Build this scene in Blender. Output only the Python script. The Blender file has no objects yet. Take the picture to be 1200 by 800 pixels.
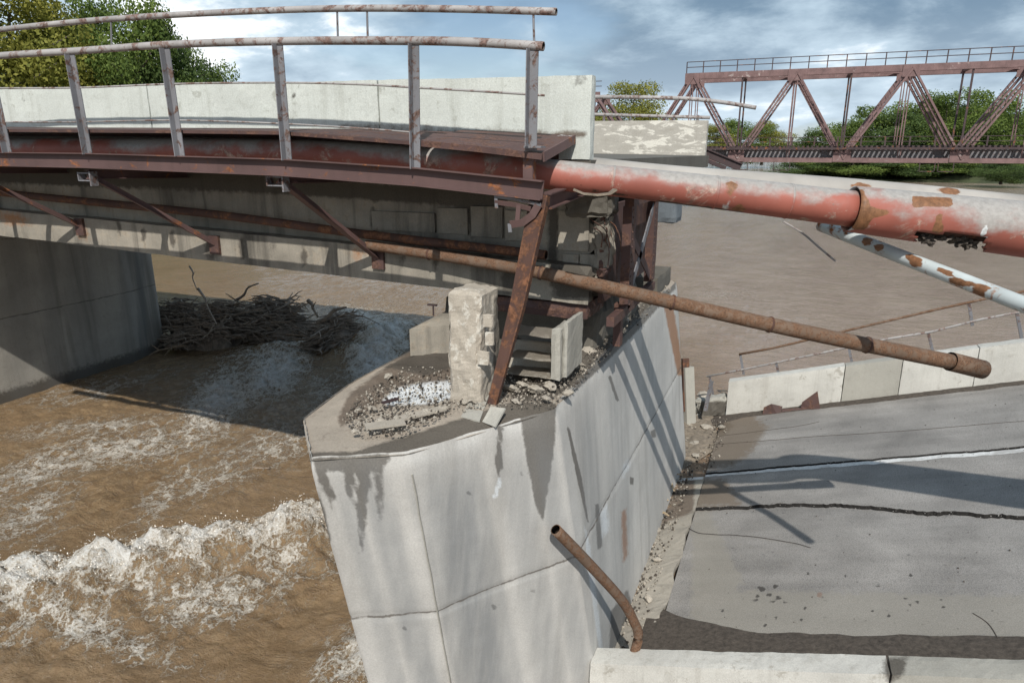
import bpy, math, random
import numpy as np
from mathutils import Vector, noise as mnoise
random.seed(7); rng = np.random.default_rng(7)
scene = bpy.context.scene
COL = scene.collection
# ------------------------------------------------------------------ camera
# world axes: X along the road bridge, Y across it (upstream), Z up, water at 0
H = 7.6
CAMY = -6.99
PITCH = math.radians(15.5); YAW = math.radians(22.15)
cp, sp = math.cos(PITCH), math.sin(PITCH); cy, sy = math.cos(YAW), math.sin(YAW)
cam_d = bpy.data.cameras.new('camera'); cam = bpy.data.objects.new('camera', cam_d); COL.objects.link(cam)
cam.location = (0, CAMY, H); cam.rotation_euler = (math.pi/2-PITCH, 0, YAW)
cam_d.sensor_width = 36; cam_d.lens = 24; cam_d.clip_end = 6000; cam_d.clip_start = 0.05
scene.camera = cam
# ------------------------------------------------------------------ sun, view
L = Vector((-0.38, 1.0, -1.03)).normalized()
sun_d = bpy.data.lights.new('sun', 'SUN'); sun = bpy.data.objects.new('sun', sun_d); COL.objects.link(sun)
sun_d.energy = 4.0; sun_d.angle = math.radians(0.55); sun_d.color = (1.0, .965, .91)
sun.rotation_euler = L.to_track_quat('-Z', 'Y').to_euler()
scene.view_settings.view_transform = 'Standard'; scene.view_settings.look = 'None'
scene.view_settings.exposure = 0.12; scene.view_settings.gamma = 1

# ------------------------------------------------------------------ node helper
class NT:
    def __init__(s, tree): s.t = tree; s.t.nodes.clear()
    def n(s, typ, props=None, **inp):
        nd = s.t.nodes.new(typ)
        for k, v in (props or {}).items(): setattr(nd, k, v)
        for k, v in inp.items():
            key = int(k[1:]) if k[0] == 'i' and k[1:].isdigit() else k.replace('_', ' ')
            s.put(nd.inputs[key], v)
        return nd
    def put(s, sock, v):
        if isinstance(v, bpy.types.NodeSocket): s.t.links.new(v, sock)
        elif isinstance(v, (tuple, list)) and sock.type == 'RGBA' and len(v) == 3: sock.default_value = (*v, 1)
        else: sock.default_value = v
    def math(s, op, a, b=0.0, c=0.0, clamp=False): return s.n('ShaderNodeMath', {'operation': op, 'use_clamp': clamp}, i0=a, i1=b, i2=c).outputs[0]
    def vmath(s, op, a, b=(0, 0, 0)): return s.n('ShaderNodeVectorMath', {'operation': op}, i0=a, i1=b).outputs[0]
    def mix(s, f, a, b, mode='MIX'):
        nd = s.t.nodes.new('ShaderNodeMix'); nd.data_type = 'RGBA'; nd.blend_type = mode
        s.put(nd.inputs[0], f); s.put(nd.inputs[6], a); s.put(nd.inputs[7], b); return nd.outputs[2]
    def noise(s, vec, scale, detail=4, rough=.55, dist=0.0):
        return s.n('ShaderNodeTexNoise', None, Vector=vec, Scale=scale, Detail=detail, Roughness=rough, Distortion=dist).outputs[0]
    def remap(s, v, a, b, c=0.0, d=1.0, smooth=False):
        return s.n('ShaderNodeMapRange', {'clamp': True, 'interpolation_type': 'SMOOTHSTEP' if smooth else 'LINEAR'}, i0=v, i1=a, i2=b, i3=c, i4=d).outputs[0]
    def attr(s, name): return s.n('ShaderNodeAttribute', {'attribute_name': name}).outputs['Fac']
    def pos(s): return s.n('ShaderNodeNewGeometry').outputs['Position']
    def scale(s, v, sc): return s.vmath('MULTIPLY', v, sc)
    def mulc(s, c, f):
        nd = s.n('ShaderNodeVectorMath', {'operation': 'SCALE'}); s.put(nd.inputs[0], c); s.put(nd.inputs[3], f); return nd.outputs[0]

def new_mat(name):
    m = bpy.data.materials.new(name); m.use_nodes = True; return m, NT(m.node_tree)
def finish(N, col, rough=.85, bump=None, bstr=.3, bdist=.02, metal=0.0, spec=.4):
    b = N.n('ShaderNodeBsdfPrincipled', None, Roughness=rough, Metallic=metal)
    N.put(b.inputs['Base Color'], col); N.put(b.inputs['Specular IOR Level'], spec)
    if bump is not None:
        bn = N.n('ShaderNodeBump', None, Strength=bstr, Distance=bdist, Height=bump); N.put(b.inputs['Normal'], bn.outputs[0])
    N.n('ShaderNodeOutputMaterial', None, Surface=b.outputs[0])

def concrete(name, base, streak=.35, var=.3, dirt=(.10, .085, .065), dirtamt=.3, streakscale=3.0, pits=.5, peel=None, peelamt=.5, bstr=.35, joints=(), darkk=.88, psc=6, pstr=(1, 1, 1)):
    m, N = new_mat(name); p = N.pos()
    big = N.noise(p, .7, 5, .6, .3)
    st = N.noise(N.scale(p, (1, 1, .07)), streakscale, 6, .65, .2)
    st2 = N.noise(N.scale(p, (1, 1, .05)), streakscale*4, 4, .6)
    fine = N.noise(p, 55, 4, .7); med = N.noise(N.scale(p, pstr), psc, 6, .7, .4)
    c = N.mulc(base, N.remap(big, .3, .7, 1-var*.6, 1+var*.45))
    if peel is not None:
        c = N.mix(N.remap(N.math('ADD', med, N.math('MULTIPLY', big, .5)), .95-peelamt*.35, 1.0-peelamt*.35), c, peel)
    c = N.mix(N.math('MULTIPLY', N.remap(st, .5, .68, smooth=True), streak), c, dirt)
    c = N.mix(N.math('MULTIPLY', N.remap(st2, .52, .72), streak*.6), c, N.mulc(base, .55))
    c = N.mix(N.math('MULTIPLY', N.remap(med, .55, .75), dirtamt), c, dirt)
    c = N.mulc(c, N.remap(fine, .3, .7, .86, 1.12))
    vor = N.n('ShaderNodeTexVoronoi', {'feature': 'F1'}, Vector=p, Scale=22.0).outputs['Distance']
    pit = N.math('MULTIPLY', N.remap(vor, .10, .05), N.remap(N.noise(p, 5, 2), .5, .6))
    c = N.mix(N.math('MULTIPLY', pit, pits), c, N.mulc(base, .3))
    wob = N.math('MULTIPLY', N.math('SUBTRACT', N.noise(p, 9, 5, .7), .5), .9)
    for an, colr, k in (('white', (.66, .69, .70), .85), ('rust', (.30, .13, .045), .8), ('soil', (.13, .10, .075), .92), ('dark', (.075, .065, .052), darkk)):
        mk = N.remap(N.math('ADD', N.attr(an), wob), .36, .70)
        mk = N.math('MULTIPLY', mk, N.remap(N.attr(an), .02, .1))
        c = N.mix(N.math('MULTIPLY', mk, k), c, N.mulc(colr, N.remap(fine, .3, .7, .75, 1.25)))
    wsh = N.math('MULTIPLY', N.attr('wash'), N.remap(st2, .25, .6, .55, 1.0)); c = N.mix(wsh, c, tuple(v*k_ for v, k_ in zip(base, (.38, .41, .45))))
    for jz in joints:
        zc_ = N.math('ADD', N.n('ShaderNodeSeparateXYZ', None, i0=p).outputs[2], N.math('MULTIPLY', N.math('SUBTRACT', N.noise(p, 3, 5, .7), .5), .10))
        ln = N.remap(N.math('ABSOLUTE', N.math('SUBTRACT', zc_, jz)), .010, .022, 1, 0); c = N.mix(N.math('MULTIPLY', ln, N.remap(med, .35, .5, .2, .8)), c, (.10, .085, .07))
    h = N.math('ADD', N.math('MULTIPLY', fine, .35), N.math('ADD', N.math('MULTIPLY', med, .8), N.math('MULTIPLY', pit, -.6)))
    finish(N, c, .9, h, bstr, .02); return m

def steel(name, paint, rust=(.22, .085, .035), amt=.5, rough=.65, dark=.5, scale=5, top=None):
    m, N = new_mat(name); p = N.pos()
    a = N.noise(p, scale, 7, .7, .6); b = N.noise(p, scale*6, 4, .7); big = N.noise(p, 1.1, 3)
    rc = N.mix(N.remap(b, .35, .65), N.mulc(rust, .5), N.mulc(rust, 1.5))
    thr = .68-amt*.36
    k = N.remap(a, thr, thr+.07)
    c = N.mix(k, N.mulc(paint, N.remap(big, .3, .7, .75, 1.2)), rc)
    st = N.noise(N.scale(p, (1, 1, .1)), 9, 4); c = N.mix(N.math('MULTIPLY', N.remap(st, .52, .7), dark*.7), c, (.035, .025, .02))
    wob = N.math('MULTIPLY', N.math('SUBTRACT', N.noise(p, 8, 6, .7), .5), .8)
    if top is not None:
        c = N.mix(N.remap(N.math('ADD', N.attr('fade'), N.math('ADD', N.math('MULTIPLY', wob, .35), N.math('MULTIPLY', N.math('SUBTRACT', N.noise(N.scale(p, (1, 1, 1.6)), 1.9, 5, .6), .5), 2.2))), .30, .95, smooth=True), c, N.mulc(top, N.remap(b, .3, .7, .8, 1.15)))
    for an, colr in (('white', (.55, .56, .55)), ('rust', (.20, .095, .045)), ('dark', (.06, .035, .022))):
        mk = N.math('MULTIPLY', N.remap(N.math('ADD', N.attr(an), wob), .42, .55), N.remap(N.attr(an), .02, .1))
        c = N.mix(mk, c, N.mulc(colr, N.remap(b, .3, .7, .6, 1.4)))
    finish(N, c, N.remap(k, 0, 1, rough, .9), N.math('ADD', N.math('MULTIPLY', k, .5), N.math('MULTIPLY', b, .4)), .35, .006, 0, .35); return m

def asphalt(name, base=(.27, .255, .235)):
    m, N = new_mat(name); p = N.pos()
    fine = N.noise(p, 90, 3, .8); med = N.noise(p, 7, 6, .7); big = N.noise(p, .6, 4, .55, .3)
    trk = N.noise(N.scale(p, (.12, 1.2, .12)), 1.6, 4)
    c = N.mulc(base, N.remap(big, .3, .7, .72, 1.25)); c = N.mulc(c, N.remap(trk, .3, .7, .85, 1.15))
    vor = N.n('ShaderNodeTexVoronoi', None, Vector=p, Scale=60.0)
    c = N.mulc(c, N.remap(vor.outputs['Distance'], .1, .8, 1.2, .72)); c = N.mulc(c, N.remap(fine, .3, .7, .8, 1.2))
    v2 = N.n('ShaderNodeTexVoronoi', None, Vector=N.scale(p, (.6, 1, 1)), Scale=5.5).outputs['Distance']
    spot = N.math('MULTIPLY', N.remap(v2, .13, .07), N.remap(N.noise(p, 1.3, 3), .5, .58))
    c = N.mix(N.math('MULTIPLY', spot, .7), c, (.05, .05, .05))
    c = N.mix(N.math('MULTIPLY', N.remap(med, .58, .72), .3), c, (.24, .21, .17))
    wob = N.math('MULTIPLY', N.math('SUBTRACT', N.noise(p, 7, 6, .7), .5), .9)
    for an, colr, k in (('pale', (.27, .25, .21), .65), ('dark', (.05, .045, .04), .9), ('soil', (.16, .125, .09), .85), ('rust', (.2, .1, .06), .5)):
        mk = N.math('MULTIPLY', N.remap(N.math('ADD', N.attr(an), wob), .38, .62), N.remap(N.attr(an), .02, .1))
        c = N.mix(N.math('MULTIPLY', mk, k), c, N.mulc(colr, N.remap(fine, .3, .7, .7, 1.3)))
    finish(N, c, .88, N.math('ADD', N.math('MULTIPLY', vor.outputs['Distance'], .5), med), .5, .012); return m

def plain(name, base, rough=.8, scale=12, var=.5, stretch=(1, 1, 1), dist=.01, dirt=None):
    m, N = new_mat(name); p = N.pos(); q = N.scale(p, stretch)
    a = N.noise(q, scale, 6, .7, .3); b = N.noise(p, scale*5, 3)
    c = N.mulc(base, N.remap(a, .3, .7, 1-var, 1+var)); c = N.mulc(c, N.remap(b, .3, .7, .85, 1.15))
    if dirt: c = N.mix(N.remap(N.noise(p, 2.5, 5, .7), .5, .62), c, dirt)
    finish(N, c, rough, N.math('ADD', a, N.math('MULTIPLY', b, .4)), .5, dist); return m

def leafmat(name, ca, cb):
    m, N = new_mat(name); t = N.attr('tint')
    c = N.mix(t, ca, cb)
    b = N.n('ShaderNodeBsdfPrincipled', None, Roughness=.7); N.put(b.inputs['Base Color'], c); N.put(b.inputs['Specular IOR Level'], .2)
    tr = N.n('ShaderNodeBsdfTranslucent'); N.put(tr.inputs['Color'], N.mulc(c, 1.3))
    mx = N.n('ShaderNodeMixShader', None, i0=.35, i1=b.outputs[0], i2=tr.outputs[0])
    N.n('ShaderNodeOutputMaterial', None, Surface=mx.outputs[0]); return m

# ------------------------------------------------------------------ world: nishita sky under broken cloud
world = bpy.data.worlds.new('World'); scene.world = world; world.use_nodes = True
N = NT(world.node_tree)
sky = N.n('ShaderNodeTexSky', {'sky_type': 'NISHITA', 'sun_disc': False, 'sun_elevation': math.asin(-L.z), 'sun_rotation': math.atan2(-L.x, -L.y)})
d = N.n('ShaderNodeTexCoord').outputs['Generated']
sx = N.n('ShaderNodeSeparateXYZ', None, i0=d)
zz = N.math('ADD', N.math('MAXIMUM', sx.outputs[2], 0.0), .26)
cv = N.n('ShaderNodeCombineXYZ', None, i0=N.math('DIVIDE', sx.outputs[0], zz), i1=N.math('DIVIDE', sx.outputs[1], zz), i2=0.37).outputs[0]
n1 = N.noise(N.vmath('ADD', N.scale(cv, (1.0, .9, 1)), (3.3, 1.7, 0)), 1.0, 9, .55, .1)
n2 = N.noise(N.vmath('ADD', cv, (11.3, 4.7, 2)), 2.6, 8, .6, .2)
n3 = N.noise(N.vmath('ADD', cv, (1.3, 24.7, 2)), .45, 5, .5)
lum = N.math('ADD', N.math('MULTIPLY', n1, .75), N.math('MULTIPLY', n2, .35))
dark = N.remap(lum, .475, .625, smooth=True)
cc = N.mix(dark, (1.6, 2.45, 3.4), (4.6, 5.8, 6.8))
cc = N.mix(N.remap(lum, .60, .68, smooth=True), cc, (11, 11.2, 11.3))
lowb = N.remap(sx.outputs[2], .0, .17)                      # brighter band of cloud near the horizon
cc = N.mix(N.math('MULTIPLY', N.math('SUBTRACT', 1.0, lowb), .55), cc, (6.6, 7.6, 8.4))
cover = N.remap(N.math('ADD', n3, N.math('MULTIPLY', n2, .35)), .56, .68, .45, 1.0, smooth=True)
skyc = N.mulc(sky.outputs[0], 1.0)
bg = N.n('ShaderNodeBackground', None, Strength=.115); N.put(bg.inputs[0], N.mix(cover, skyc, cc))
N.n('ShaderNodeOutputWorld', None, Surface=bg.outputs[0])

# ------------------------------------------------------------------ survey helpers: sight lines from the viewpoint to known planes
F = 800.0
def rdir(px, py):
    u = (px-600)/F; v = (400-py)/F
    fy = cp+v*sp; fz = -sp+v*cp
    return Vector((cy*u-sy*fy, sy*u+cy*fy, fz))
def atD(px, py, t): d = rdir(px, py); return Vector((d.x*t, CAMY+d.y*t, H+d.z*t))
def atY(px, py, Y): d = rdir(px, py); return atD(px, py, (Y-CAMY)/d.y)
def atX(px, py, X): d = rdir(px, py); return atD(px, py, X/d.x)
def atZ(px, py, Z): d = rdir(px, py); return atD(px, py, (Z-H)/d.z)
RS = .281; R0 = H-7.06
def road_z(s): return R0+RS*s
def atR(px, py, h=0): d = rdir(px, py); t = (R0+h-H)/(d.z-RS*d.x); return atD(px, py, t)
def proj(co):
    x = co[:, 0]; y = co[:, 1]-CAMY; z = co[:, 2]-H
    X = cy*x+sy*y; Y = -sy*x+cy*y
    f = np.maximum(Y*cp-z*sp, .05); up = Y*sp+z*cp
    return 600+F*X/f, 400-F*up/f

# ------------------------------------------------------------------ numpy noise
def gnoise(x, y, seed=0):
    xi = np.floor(x).astype(np.int64); yi = np.floor(y).astype(np.int64); xf = x-xi; yf = y-yi
    def g(ix, iy):
        h = (ix*374761393+iy*668265263+seed*974711+12345) & 0xffffffff
        h = ((h ^ (h >> 13))*1274126177) & 0xffffffff; h = h ^ (h >> 16)
        a = (h & 0xffff)/65535.0*2*np.pi; return np.cos(a), np.sin(a)
    u = xf*xf*xf*(xf*(xf*6-15)+10); v = yf*yf*yf*(yf*(yf*6-15)+10)
    def dt(ix, iy, dx, dy): gx, gy = g(ix, iy); return gx*dx+gy*dy
    n00 = dt(xi, yi, xf, yf); n10 = dt(xi+1, yi, xf-1, yf); n01 = dt(xi, yi+1, xf, yf-1); n11 = dt(xi+1, yi+1, xf-1, yf-1)
    return (n00*(1-u)+n10*u)*(1-v)+(n01*(1-u)+n11*u)*v
def fbm(x, y, oct=4, seed=0, rough=.5):
    r = 0; a = 1.0
    for i in range(oct): r = r+a*gnoise(x*2**i, y*2**i, seed+i*17); a *= rough
    return r

# ------------------------------------------------------------------ object helpers
def tag(o, label=None, cat=None, group=None, kind=None):
    if label: o['label'] = label
    if cat: o['category'] = cat
    if group: o['group'] = group
    if kind: o['kind'] = kind
    return o
def empty(name, loc, label, cat, group=None):
    o = bpy.data.objects.new(name, None); o.empty_display_size = .3; COL.objects.link(o); o.location = Vector(loc); return tag(o, label, cat, group)
def wloc(o):
    v = Vector((0, 0, 0))
    while o is not None: v = v+o.location; o = o.parent
    return v
def mkobj(name, V, Fc, mat, parent=None, smooth=False, base=None):
    V = np.asarray([tuple(v) for v in V] if not isinstance(V, np.ndarray) else V, dtype=float)
    if base is None:
        lo = V.min(0); hi = V.max(0); base = Vector(((lo[0]+hi[0])/2, (lo[1]+hi[1])/2, lo[2]))
    base = Vector(base); me = bpy.data.meshes.new(name)
    me.from_pydata((V-np.array(base)).tolist(), [], Fc)
    o = bpy.data.objects.new(name, me); COL.objects.link(o)
    for mm in (mat if isinstance(mat, (list, tuple)) else [mat]): me.materials.append(mm)
    if parent is not None: o.parent = parent; o.location = base-wloc(parent)
    else: o.location = base
    if smooth: me.polygons.foreach_set('use_smooth', [True]*len(me.polygons))
    me.update(); return o
def wverts(o):
    n = len(o.data.vertices); a = np.empty(n*3); o.data.vertices.foreach_get('co', a); return a.reshape(-1, 3)+np.array(wloc(o))
def setattrf(o, name, vals):
    a = o.data.attributes.get(name) or o.data.attributes.new(name, 'FLOAT', 'POINT'); a.data.foreach_set('value', np.asarray(vals, dtype=np.float32))
def polymask(px, py, poly, soft=6):
    P = np.array(poly, float); n = len(P); inside = np.zeros(len(px), bool); dmin = np.full(len(px), 1e9)
    for i in range(n):
        a = P[i]; b = P[(i+1) % n]; ab = b-a
        t = np.clip(((px-a[0])*ab[0]+(py-a[1])*ab[1])/max(ab@ab, 1e-9), 0, 1)
        dmin = np.minimum(dmin, np.hypot(px-a[0]-t*ab[0], py-a[1]-t*ab[1]))
        if a[1] != b[1]:
            c = ((a[1] > py) != (b[1] > py)) & (px < (b[0]-a[0])*(py-a[1])/(b[1]-a[1])+a[0]); inside ^= c
    return np.clip(.5+np.where(inside, dmin, -dmin)/soft, 0, 1)
def paint(o, name, polys, soft=6, front=None):
    co = wverts(o); px, py = proj(co); v = np.zeros(len(co))
    for p in polys:
        s = soft
        if isinstance(p, tuple) and isinstance(p[0], list): p, s = p
        v = np.maximum(v, polymask(px, py, p, s))
    if front is not None: v = v*front(co)
    ex = o.data.attributes.get(name)
    if ex:
        old = np.empty(len(co), dtype=np.float32); ex.data.foreach_get('value', old); v = np.maximum(v, old)
    setattrf(o, name, v)

class MB:
    def __init__(s): s.v = []; s.f = []; s.m = []
    def box(s, a, b, mi=0):
        x0, x1 = sorted((a[0], b[0])); y0, y1 = sorted((a[1], b[1])); z0, z1 = sorted((a[2], b[2])); k = len(s.v)
        s.v += [(x0, y0, z0), (x1, y0, z0), (x1, y1, z0), (x0, y1, z0), (x0, y0, z1), (x1, y0, z1), (x1, y1, z1), (x0, y1, z1)]
        s.f += [(k, k+3, k+2, k+1), (k+4, k+5, k+6, k+7), (k, k+1, k+5, k+4), (k+1, k+2, k+6, k+5), (k+2, k+3, k+7, k+6), (k+3, k, k+4, k+7)]; s.m += [mi]*6; return s
    def hexa(s, p, mi=0):
        k = len(s.v); s.v += [tuple(q) for q in p]
        s.f += [(k, k+3, k+2, k+1), (k+4, k+5, k+6, k+7), (k, k+1, k+5, k+4), (k+1, k+2, k+6, k+5), (k+2, k+3, k+7, k+6), (k+3, k, k+4, k+7)]; s.m += [mi]*6; return s
    def sweep(s, prof, path, up=(0, 0, 1), radii=None, caps=True, mi=0):
        """prof: list of (side, up) points; path: world points"""
        path = [Vector(p) for p in path]; n = len(path); k0 = len(s.v); m = len(prof); up = Vector(up)
        for i, p in enumerate(path):
            t = (path[min(i+1, n-1)]-path[max(i-1, 0)]).normalized(); sd = t.cross(up)
            if sd.length < 1e-4: sd = t.cross(Vector((1, 0, 0)))
            sd.normalize(); u2 = sd.cross(t); r = radii[i] if radii is not None else 1
            for a, b in prof: s.v.append(tuple(p+sd*a*r+u2*b*r))
        for i in range(n-1):
            for j in range(m):
                a = k0+i*m+j; b = k0+i*m+(j+1) % m; s.f.append((a, b, b+m, a+m)); s.m.append(mi)
        if caps: s.f.append(tuple(range(k0+m-1, k0-1, -1))); s.f.append(tuple(range(k0+(n-1)*m, k0+n*m))); s.m += [mi, mi]
        return s
    def tube(s, path, r, seg=10, caps=True, mi=0):
        rr = r if isinstance(r, (list, tuple, np.ndarray)) else [r]*len(path)
        return s.sweep([(math.cos(2*math.pi*j/seg), math.sin(2*math.pi*j/seg)) for j in range(seg)], path, radii=rr, caps=caps, mi=mi)
    def hollow(s, path, r, wall, seg=14):
        """pipe with a real open bore at the far end"""
        s.tube(path, r, seg, caps=False); n = len(path); rr = r if isinstance(r, (list, tuple, np.ndarray)) else [r]*n
        k = len(s.v); d = (Vector(path[-1])-Vector(path[-2])).normalized()
        s.tube([Vector(path[-1])-d*.001, Vector(path[-1])-d*.35], [rr[-1]-wall, rr[-1]-wall], seg, caps=False)
        a0 = k-seg
        # bore sides run backwards, so their ring order is mirrored
        for j in range(seg):
            s.f.append((a0+j, a0+(j+1) % seg, k+(seg//2-(j+1)) % seg, k+(seg//2-j) % seg)); s.m.append(0)
        s.f.append(tuple(range(k+seg, k+2*seg))); s.m.append(0); return s
    def build(s, name, mat, parent=None, smooth=False, base=None):
        o = mkobj(name, s.v, s.f, mat, parent, smooth, base)
        if any(s.m): o.data.polygons.foreach_set('material_index', s.m)
        return o
def Lp(a, b, t): return [(0, 0), (a, 0), (a, t), (t, t), (t, b), (0, b)]
def Cp(h, w, t): return [(0, -h/2), (w, -h/2), (w, -h/2+t), (t, -h/2+t), (t, h/2-t), (w, h/2-t), (w, h/2), (0, h/2)]
def Ip(h, w, t): return [(-w/2, -h/2), (w/2, -h/2), (w/2, -h/2+t), (t/2, -h/2+t), (t/2, h/2-t), (w/2, h/2-t), (w/2, h/2), (-w/2, h/2), (-w/2, h/2-t), (-t/2, h/2-t), (-t/2, -h/2+t), (-w/2, -h/2+t)]
def Rp(w, h): return [(-w/2, -h/2), (w/2, -h/2), (w/2, h/2), (-w/2, h/2)]
def resample(path, step):
    path = [Vector(p) for p in path]; out = [path[0]]
    for a, b in zip(path, path[1:]):
        n = max(1, int((b-a).length/step))
        out += [a.lerp(b, k/n) for k in range(1, n+1)]
    return out
def smoothpath(path, n=6):
    P = [Vector(p) for p in path]; out = []
    for i in range(len(P)-1):
        p0 = P[max(i-1, 0)]; p1 = P[i]; p2 = P[i+1]; p3 = P[min(i+2, len(P)-1)]
        for k in range(n):
            t = k/n; out.append(.5*((2*p1)+(p2-p0)*t+(2*p0-5*p1+4*p2-p3)*t*t+(-p0+3*p1-3*p2+p3)*t**3))
    return out+[P[-1]]
def roughbox(name, a, b, mat, parent=None, step=.08, amp=.02, seed=0, broken=None, warp=None):
    """a box of fine faces with a worn, uneven skin; broken=(axis, sign, depth) breaks one end off raggedly"""
    a = np.minimum(a, b).astype(float) if False else np.array([min(a[i], b[i]) for i in range(3)]); b = np.array([max(a[i], b[i]) for i in range(3)])
    n = [max(2, min(160, int((b[i]-a[i])/step))) for i in range(3)]
    idx = {}; V = []; Fc = []
    def vid(i, j, k):
        key = (i, j, k)
        if key not in idx: idx[key] = len(V); V.append((a[0]+(b[0]-a[0])*i/n[0], a[1]+(b[1]-a[1])*j/n[1], a[2]+(b[2]-a[2])*k/n[2]))
        return idx[key]
    for i in range(n[0]):
        for j in range(n[1]):
            Fc.append((vid(i, j, 0), vid(i, j+1, 0), vid(i+1, j+1, 0), vid(i+1, j, 0))); Fc.append((vid(i, j, n[2]), vid(i+1, j, n[2]), vid(i+1, j+1, n[2]), vid(i, j+1, n[2])))
    for i in range(n[0]):
        for k in range(n[2]):
            Fc.append((vid(i, 0, k), vid(i+1, 0, k), vid(i+1, 0, k+1), vid(i, 0, k+1))); Fc.append((vid(i, n[1], k), vid(i, n[1], k+1), vid(i+1, n[1], k+1), vid(i+1, n[1], k)))
    for j in range(n[1]):
        for k in range(n[2]):
            Fc.append((vid(0, j, k), vid(0, j, k+1), vid(0, j+1, k+1), vid(0, j+1, k))); Fc.append((vid(n[0], j, k), vid(n[0], j+1, k), vid(n[0], j+1, k+1), vid(n[0], j, k+1)))
    out = []
    for v in V:
        p = Vector(v); q = p*3.1+Vector((seed*7.7, seed*3.3, 0))
        dv = mnoise.noise_vector(q)*amp+mnoise.noise_vector(q*4)*amp*.5
        ed = sum(1 for i in range(3) if min(v[i]-a[i], b[i]-v[i]) < 1e-4)
        if ed >= 2: c = Vector((a+b)/2); dv += (c-p).normalized()*amp*(.8+1.5*abs(mnoise.noise(q*2)))
        p2 = p+dv
        if broken:
            ax, sg, dep = broken; e = b[ax] if sg > 0 else a[ax]
            if abs(v[ax]-e) < dep*1.6:
                f = 1-abs(v[ax]-e)/(dep*1.6)
                p2[ax] -= sg*f*dep*(abs(mnoise.noise(Vector((q.x*.3, q.y, q.z))*1.3))*1.6+.4*abs(mnoise.noise(q*4)))
        out.append(p2)
    if warp: out = [warp(p) for p in out]
    return mkobj(name, out, Fc, mat, parent)
def dup(o, parent=None, loc=None, rot=None, sc=None, name=None):
    c = o.copy(); COL.objects.link(c); c.parent = parent
    if loc is not None: c.location = loc
    if rot is not None: c.rotation_euler = rot
    if sc is not None: c.scale = (sc,)*3 if not isinstance(sc, tuple) else sc
    return c

# ------------------------------------------------------------------ materials
M = {}
M['pier'] = concrete('pier_concrete', (.53, .515, .48), streak=.28, var=.22, dirt=(.20, .185, .16), dirtamt=.12, streakscale=1.5, pits=.35, bstr=.22, joints=(H-5.0,), darkk=.78)
M['pier_far'] = concrete('shaded_pier_concrete', (.36, .335, .29), streak=.5, var=.3, dirtamt=.25, streakscale=1.2, bstr=.3, joints=(H-5.0, H-2.6))  # darker copy of the pier concrete, bridge shade put into its base colour
M['barrier'] = concrete('whitewashed_barrier_concrete', (.56, .58, .53), streak=.22, var=.15, dirt=(.24, .24, .19), dirtamt=.3, streakscale=6, peel=(.46, .47, .42), peelamt=.2)
M['barrier_old'] = concrete('peeling_barrier_concrete', (.66, .63, .55), streak=.12, var=.15, dirt=(.24, .21, .17), dirtamt=.4, streakscale=5, peel=(.40, .375, .325), peelamt=.70, pits=.9, psc=4, pstr=(.5, 1, 1.6))
M['barrier_white'] = concrete('white_barrier_paint', (.55, .535, .485), streak=.25, var=.3, dirt=(.27, .245, .20), dirtamt=.5, streakscale=5, peel=(.44, .42, .37), peelamt=.25, pits=1)
M['barrier_grey'] = concrete('bare_barrier_concrete', (.36, .345, .30), streak=.1, var=.15, dirtamt=.2, pits=.9)
M['girder'] = concrete('girder_concrete', (.30, .27, .22), streak=.75, var=.7, dirt=(.055, .05, .042), dirtamt=.55, streakscale=1.6, peel=(.37, .32, .25), peelamt=.4)
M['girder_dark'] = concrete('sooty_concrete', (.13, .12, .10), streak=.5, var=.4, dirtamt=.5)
M['block'] = concrete('limewashed_block', (.43, .38, .31), streak=.1, var=.25, dirt=(.15, .13, .11), dirtamt=.45, peel=(.62, .58, .50), peelamt=.5, pits=1, bstr=.7)
M['bluegrey'] = concrete('blue_grey_concrete', (.13, .15, .165), streak=.3); M['rubble'] = concrete('rubble_concrete', (.38, .34, .28), streak=.1, var=.4, dirtamt=.4, bstr=.7)
M['soil'] = plain('damp_silt', (.075, .062, .05), .95, 14, .5, dist=.03)
M['soil_dry'] = plain('dry_silt', (.20, .165, .125), .95, 12, .35, dist=.02)
M['cap'] = concrete('pier_cap_debris', (.36, .31, .25), streak=0, var=.4, dirt=(.14, .11, .085), dirtamt=.7, bstr=.8)
M['channel'] = steel('maroon_steel', (.115, .069, .063), amt=.28, dark=.2, scale=3.5)
M['brown'] = steel('brown_rusty_steel', (.085, .048, .042), rust=(.115, .062, .045), amt=.5, dark=.3)
M['rustpipe'] = steel('orange_brown_rust', (.17, .115, .08), rust=(.14, .078, .046), amt=.65, rough=.85, dark=.15, scale=9)
M['rustdark'] = steel('deep_rust', (.085, .045, .034), rust=(.15, .068, .036), amt=.5, rough=.85, dark=.5, scale=4)
M['post'] = steel('faded_grey_paint_steel', (.185, .185, .195), rust=(.12, .075, .06), amt=.42, dark=.25, scale=7)
M['rail'] = steel('faded_white_pipe_paint', (.34, .32, .305), rust=(.18, .12, .10), amt=.48, dark=.2, scale=6)
M['redpipe'] = steel('red_pipe_paint', (.31, .10, .072), rust=(.36, .24, .19), amt=.34, rough=.55, dark=.12, scale=3, top=(.33, .31, .285))
M['greypipe'] = steel('silvery_pipe_paint', (.36, .335, .30), rust=(.30, .14, .08), amt=.12, rough=.6, dark=.1, scale=3)
M['bluepipe'] = steel('pale_blue_pipe_paint', (.46, .50, .49), rust=(.24, .09, .03), amt=.36, rough=.6, dark=.05, scale=3.2)
M['truss'] = steel('mauve_truss_paint', (.185, .115, .108), rust=(.36, .30, .28), amt=.22, dark=.3, scale=.8)
M['trussdark'] = steel('dark_truss_steel', (.06, .04, .04), amt=.3, dark=.5, scale=1)
M['white'] = plain('white_road_paint', (.62, .62, .60), .8, 20, .2, dirt=(.42, .41, .39))
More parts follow.
